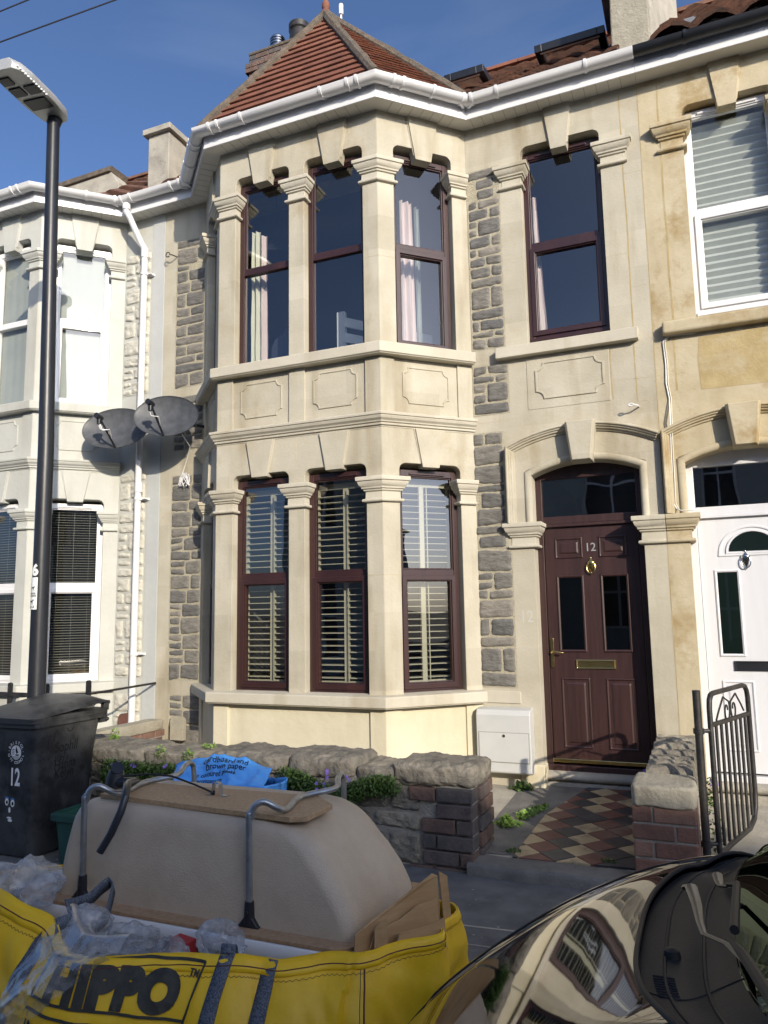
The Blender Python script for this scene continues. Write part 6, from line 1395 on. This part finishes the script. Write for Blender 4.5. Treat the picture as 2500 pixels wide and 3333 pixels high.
# white curtains and dark blinds of the left house
A2, B2, C2, D2, fl2, ff2, fr2 = bayframes(OFF)
for fr, a, b, z0, z1, lab in ((fr2, .17, .715, 3.50, 5.34, 'white curtain filling the angled upstairs window of the white house'), (ff2, .93, 1.47, 3.5, 5.34, 'pale curtain in the front upstairs window of the white house')):
    mb = MB(); mb.grid(lambda s, t: fr(a+(b-a)*s, -.165+.0012*math.sin(s*31)+.003*noise.noise(V3((s*3, t*2, a))), z0+(z1-z0)*t), 60, 10); tag(mb.build('curtain', 'curtain_pale', smooth=True, recalc=False), lab, 'curtain', 'curtains in the upstairs windows')
def venetian(fr, a, b, z0, z1, d, lab, m='blind_black', pitch=.027):
    t = thing('venetian_blind', lab, 'blind', fr((a+b)/2, d, z0), 'dark slatted blinds of the white house'); s = MB(); z = z0
    while z < z1:
        P_ = [fr(u, dd, zz) for u in (a, b) for dd, zz in ((d+.010, z-.003), (d+.010, z-.0015), (d-.012, z+.005), (d-.012, z+.0035))]; s.add(P_, [(0, 1, 2, 3), (7, 6, 5, 4), (0, 4, 5, 1), (1, 5, 6, 2), (2, 6, 7, 3), (3, 7, 4, 0)]); z += pitch
    so = s.build('slat', m, t); so['kind'] = 'stuff'
    c = MB()
    for u in (a+.12, (a+b)/2, b-.12): c.box(fr, u-.001, u+.001, d+.011, d+.012, z0, z1)
    c.build('cord', 'blind_white', t)
D('blind_bronze', (.30, .27, .22), rough=.4)
venetian(fr2, .17, .715, .66, 2.42, -.165, 'dark venetian blind in the angled ground floor window of the white house', 'blind_bronze'); venetian(ff2, .93, 1.48, .66, 2.42, -.165, 'dark venetian blind in the front ground floor window of the white house', 'blind_bronze')
mb = MB(); mb.wbox(-5.95, -5.80, .02, .05, 1.05, 1.42); D('yellow_frame', (.5, .36, .12)); tag(mb.build('picture_frame', 'yellow_frame', bevel=.004), 'yellow picture frame seen through the blind of the white house', 'picture')
mb = MB(); mb.wbox(-6.4, -5.75, .1, .5, .0, .72); tag(mb.build('sideboard', 'raw_wood', bevel=.01), 'brown wooden sideboard behind the blind of the white house', 'furniture')
mb = MB(); a, b = cw-.30, cw+.30; z = 3.66; n = 0; P_ = []
while z < 5.30: P_.append((z, -.165-(.03 if n % 2 else 0))); z += .032; n += 1
mb.add([V3((x, -y, z)) for z, y in P_ for x in (a, b)], [(2*i, 2*i+1, 2*i+3, 2*i+2) for i in range(len(P_)-1)]); tag(mb.build('pleated_blind', 'blind_white', recalc=False), 'pale pleated blind in the upstairs window over the white door', 'blind')
mb = MB(); mb.wbox(cw-.075, cw-.055, .10, .115, 3.72, 3.80); mb.wbox(cw-.12, cw-.06, .10, .115, 3.72, 3.735); 
# roof lights
def skylight(x0, x1, y, z, lab, wd=.9):
    t = thing('roof_window', lab, 'roof window', (x0, y, z)); V = V3((0, 3.82, 3.15)).normalized(); Nn = V3((0, -V.z, V.y)); U = V3((1, 0, 0)); O = V3((x0, y, z)); w = x1-x0
    def bx(mb, u0, u1, v0, v1, n0, n1, Vv=V, Nv=Nn, OO=O): mb.add([OO+U*u+Vv*v+Nv*n for n in (n0, n1) for u, v in ((u0, v0), (u1, v0), (u1, v1), (u0, v1))], [(0, 1, 2, 3), (7, 6, 5, 4), (0, 1, 5, 4), (1, 2, 6, 5), (2, 3, 7, 6), (3, 0, 4, 7)])
    mb = MB()
    for q in ((0, .07, 0, wd), (w-.07, w, 0, wd), (.07, w-.07, 0, .07), (.07, w-.07, wd-.07, wd)): bx(mb, *q, -.05, .09)
    mb.build('roof_frame', 'black_gutter', t, bevel=.005)
    a = R(22); V2 = V3((0, math.cos(a), math.sin(a)*.6)).normalized(); N2 = V3((0, -V2.z, V2.y)); O2 = O+V*.45+Nn*.05-V2*.47-V3((0, 0, .0))
    mb = MB()
    for q in ((.0, .07, 0, wd), (w-.07, w, 0, wd), (.07, w-.07, 0, .08), (.07, w-.07, wd-.08, wd)): bx(mb, *q, -.03, .04, V2, N2, O2)
    s = mb.build('sash', 'black_gutter', t, bevel=.005); mb = MB(); bx(mb, .05, w-.05, .05, wd-.05, .0, .01, V2, N2, O2); mb.build('pane', 'glass_soft', s)
    mb = MB(); bx(mb, .05, w-.05, .03, .06, -.032, -.028, V2, N2, O2); mb.build('inner_sash', 'upvc', s)
skylight(-1.16, -.50, .62, 6.45, 'open black framed roof window near the right chimney stub'); skylight(-2.02, -1.62, .42, 6.27, 'small dark roof window beside the tiled bay roof', .6)
mb = MB(); mb.tube([(-3.49, 1.0, 7.3), (-3.49, 1.0, 8.32)], .012, 8); mb.tube([(-3.49, 1.0, 8.30), (-3.49, 1.0, 8.43)], .028, 10); tag(mb.build('aerial_pole', 'sticker', smooth=True), 'thin white aerial pole behind the roof finial', 'aerial')
GB = thing('gable_wall', 'stone coped gable wall on the roof of the white house', 'wall', (-8.6, 2.0, 6))
mb = MB(); q = [(-9.9, 7.0), (-7.75, 7.0), (-7.75, 7.82), (-7.90, 8.02), (-9.9, 7.98)]; mb.slab(WF, q, [], -2.3, -2.0); mb.build('wall', 'concrete', GB, bevel=.01)
mb = MB(); mb.slab(WF, [(-9.9, 7.98), (-7.90, 8.02), (-7.86, 8.10), (-9.9, 8.07)], [], -2.34, -1.96); mb.build('coping', 'hip_mortar', GB, bevel=.008)
# telephone wires
def wire(p, q, sag, lab):
    p, q = V3(p), V3(q); mb = MB(); mb.tube([p.lerp(q, k/40)-V3((0, 0, sag*4*(k/40)*(1-k/40))) for k in range(41)], .011, 6); tag(mb.build('overhead_wire', 'ink', smooth=True), lab, 'wire', 'telephone wires over the street')
o0 = V3((0, -6.2124, 1.2752))
wa, wb = o0+V3((-.6698, .6931, .8169))*11.5, o0+V3((-.8152, .6395, .7638))*11.5
wc, wd_ = o0+V3((-.7774, .6474, .8188))*12, o0+V3((-.8124, .6347, .8044))*12
wire(wa+(wa-wb)*2.2, wb+(wb-wa)*3, .0, 'lower telephone wire crossing the sky at the top left'); wire(wc+(wc-wd_)*14, wd_+(wd_-wc)*24, .0, 'upper telephone wire at the very top left corner')

# ------------------------------------------------------------------ parked car
CAR = thing('parked_car', 'dark glossy car parked at the kerb, its bonnet reflecting the house', 'car', (.9, -4.52, -.3))
m = mat('car_paint', (.020, .019, .017), rough=.25, metallic=0., coat=1., crough=.008, spec=.9); MT['car_paint'] = m
pn = m.node_tree.nodes['Principled BSDF']; pn.inputs['Coat IOR'].default_value = 1.9
pn.inputs['Metallic'].default_value = 1.; pn.inputs['Base Color'].default_value = (.19, .19, .195, 1); pn.inputs['Roughness'].default_value = .035; pn.inputs['Coat Weight'].default_value = 0
D('scuttle', (.016, .017, .020), (.026, .027, .030), scale=6, rough=.42, spec=.14, bump=.0004, bscale=120)
D('rubber', (.008, .008, .009), rough=.6); D('wiper', (.10, .095, .08), rough=.35, metallic=.3)
MT['screen'] = glassmat('screen_glass', (.10, .14, .11), 1.7, refl=(.40, .52, .44))
YC, HW = -4.47, .735
ZT = [(-1.0, -.16), (-.95, -.02), (-.88, .10), (-.80, .19), (-.69, .285), (-.57, .375), (-.417, .48), (-.338, .525), (-.224, .585), (-.12, .625), (.0, .655), (.2, .69), (.6, .70), (2.9, .66), (3.05, .5)]
def lin_t(tab, x):
    for i in range(len(tab)-1):
        if tab[i][0] <= x <= tab[i+1][0]: k = (x-tab[i][0])/(tab[i+1][0]-tab[i][0]); return tab[i][1]*(1-k)+tab[i+1][1]*k
    return tab[-1][1] if x > tab[-1][0] else tab[0][1]
def sm_t(tab, x, h=.06): return sum(lin_t(tab, x+h*k) for k in (-1, -.5, 0, .5, 1))/5
def hw(x): return HW*(1-.30*max(0, (-.35-x)/.65)**2.2) if x < -.35 else HW
def body(x, v):
    """v -1 (nearside, pavement) .. 1"""
    z = sm_t(ZT, x); a = abs(v); z0 = -.12; zz = z0+(z-z0)*(max(0, 1-a**6.5))**(1/2.4)
    zz += .010*math.exp(-((a-.72)/.07)**2)*(1 if x > -.8 else 0)-.012*math.exp(-((a-.60)/.05)**2)      # fender swell and crease
    return V3((x, YC-v*hw(x)*-1 if 0 else YC+(-v)*hw(x)*-1, zz))
def cowl_x(v):
    a = abs((v*HW)/.49); return -.175+.165*min(1.35, a)**3.1
def bodyg(u, w):
    v = -math.sin(math.pi/2*(1-2*w)) ; v = math.copysign(abs(v)**.85, v); xe = cowl_x(v); x = -.99+(xe+.99)*u
    z = body(x, v); return z
mb = MB(); mb.grid(bodyg, 90, 110); mb.build('bonnet', 'car_paint', CAR, smooth=True)
# nearside flank etc.
def flank(s):
    mb = MB(); mb.grid(lambda u, w: V3((-.99+4.02*u, YC+s*(hw(-.99+4.02*u)+.004-.02*w*w), -.12-.30*w*0+(-.06)*w*1.0)), 60, 6); return mb
# fenders beside and behind the cowl, doors, up to the waistline
for s in (1, -1):
    mb = MB()
    def fen(u, w):
        v = s*(.86+.14*w); x = -.05+3.05*u; return body(x, v) if 0 else V3((x, YC+v*hw(x), body(x, v).z-.02*0))
    mb.grid(fen, 60, 10); mb.build('front_wing', 'car_paint', CAR, smooth=True)
    mb = MB(); mb.grid(lambda u, w: V3((-.93+3.9*u, YC+s*(hw(-.93+3.9*u)-.0+.0*w), -.12-.16*w)), 60, 4); mb.build('side_panel', 'car_paint', CAR, smooth=True)
    for xw in (-.42, 2.15):
        mb = MB(); y0 = YC+s*(HW-.17); mb.tube([(xw, y0, -.02-.0), (xw, y0+s*.16, -.02)], .0, 4) if 0 else None
        zc = -.27+.29 if s > 0 else -.38+.29
        mb.tube([(xw, y0, zc), (xw, y0+s*.155, zc)], .29, 32); wh = mb.build('wheel', 'rubber', CAR, bevel=.02)
        mb = MB(); mb.tube([(xw, y0+s*.150, zc), (xw, y0+s*.160, zc)], .19, 24); mb.build('rim', 'galv', wh, bevel=.01)
# seam between bonnet and wing
mb = MB(); mb.tube([body(x, .665)+V3((0, 0, .0006)) for x in [-.93+.02*k for k in range(42)]], .0022, 5); mb.build('bonnet_gap', 'rubber', CAR, smooth=True)
# rubber seal along the rear edge of the bonnet
vs_ = [-.84+1.68*k/60 for k in range(61)]
def cpt(v, dx=0, dz=0): x = cowl_x(v); p = body(x, v); return V3((x+dx, p.y, p.z+dz))
mb = MB(); mb.tube([cpt(v, .004, .001) for v in vs_], .0055, 8); mb.build('bonnet_seal', 'rubber', CAR, smooth=True)
# scuttle: plastic bowl between bonnet and screen
def wsx(v): return .012+.30*abs(v)**3.2
def scut(u, w):
    v = -.82+1.64*w; a = cpt(v, .008, -.012); e = V3((wsx(v), a.y, a.z+.045)); p = a.lerp(e, u)
    return p+V3((0, 0, -.020*math.sin(math.pi*u)+.006*math.sin(u*math.pi*2)))
mb = MB(); mb.grid(scut, 24, 60); mb.build('scuttle_panel', 'scuttle', CAR, smooth=True)
mb = MB()
for k in range(9):
    w = .355-.009*k; P_ = [scut(.14+.22*j/6, w)+V3((0, 0, .0015)) for j in range(7)]; mb.tube(P_, .0016, 5)
mb.build('air_grille', 'rubber', CAR, smooth=True)
mb = MB(); mb.tube([scut(j/12, .30-.02*math.sin(j*.5))+V3((0, 0, .0006)) for j in range(13)], .0012, 5); mb.build('panel_gap', 'rubber', CAR, smooth=True)
for uu, dz in ((.22, .004), (.62, .005)):
    mb = MB(); mb.tube([scut(uu+.05*math.sin(k/12), .06+.88*k/40)+V3((0, 0, -.001)) for k in range(41)], .0042, 6); mb.build('panel_ridge', 'scuttle', CAR, smooth=True)
mb = MB(); mb.tube([scut(.34, .44), scut(.34, .44)+V3((0, 0, .012)), scut(.34, .44)+V3((0, 0, .016))], [.017, .014, .006], 12); mb.build('washer_cap', 'rubber', CAR, smooth=True)
# windscreen, roof and pillars
def ws(u, w):
    v = -.90+1.80*w; b = V3((wsx(v)-.004, YC+v*HW, body(cowl_x(v), v).z+.030)); t = V3((wsx(v)*.5+.80, YC+v*HW*.80, 1.02-.05*abs(v)**2)); p = b.lerp(t, u); return p+V3((0, 0, .05*math.sin(math.pi*u)))
mb = MB(); mb.grid(ws, 30, 40); mb.build('windscreen', 'screen', CAR, smooth=True)
mb = MB()
for w in (0.0, 1.0): mb.tube([ws(k/20, w) for k in range(21)], .028, 8, flat=.5)
mb.build('pillar', 'rubber', CAR, smooth=True)
mb = MB(); mb.grid(lambda u, w: V3((.84+1.9*u, YC+(-.72+1.44*w)*(.9-.08*u), 1.02-.05*abs(2*w-1)**2+.05*math.sin(math.pi*u)-.10*u)), 20, 20); mb.build('roof_panel', 'car_paint', CAR, smooth=True)
for s in (1, -1):
    mb = MB(); mb.add([V3((.12, YC+s*.74, .60)), V3((2.9, YC+s*.74, .60)), V3((2.7, YC+s*.60, .90)), V3((.84, YC+s*.63, .98))], [(0, 1, 2, 3)]); mb.build('side_window', 'screen', CAR, recalc=False)
mb = MB(); mb.add([V3((2.95, YC-.70, .60)), V3((2.95, YC+.70, .60)), V3((2.72, YC+.6, .90)), V3((2.72, YC-.6, .90))], [(0, 1, 2, 3)]); mb.build('rear_window', 'screen', CAR, recalc=False)
mb = MB(); mb.wbox(-.6, 2.9, YC-.74, YC+.74, -.15, -.12); mb.build('underbody', 'rubber', CAR)
# wipers
mb = MB(); mb.tube([(-.076, -4.372, .672), (-.068, -4.395, .682), (-.055, -4.52, .690), (-.048, -4.62, .694), (-.040, -4.70, .704), (-.004, -4.775, .722), (.020, -4.87, .735)], [.014, .013, .010, .007, .006, .006, .005], 8, flat=.5); ar = mb.build('wiper_arm', 'wiper', CAR, smooth=True)
mb = MB(); mb.tube([(.0, -4.74, .712), (.02, -4.85, .735), (.045, -5.03, .76), (.06, -5.15, .765)], .009, 8); mb.tube([(.0, -4.70, .705), (.018, -4.82, .722)], .005, 6); mb.build('wiper_blade', 'rubber', ar, smooth=True)
mb = MB(); mb.tube([(-.016, -4.16, .640), (-.013, -4.22, .642), (-.010, -4.27, .650), (.006, -4.30, .660)], [.012, .010, .007, .006], 8, flat=.5); ar = mb.build('wiper_arm', 'wiper', CAR, smooth=True)
mb = MB(); mb.tube([(.022, -4.42, .705), (.016, -4.58, .725), (.009, -4.76, .74)], .008, 8); mb.tube([(.006, -4.30, .665), (.022, -4.44, .71)], .006, 6); mb.build('wiper_blade', 'rubber', ar, smooth=True)
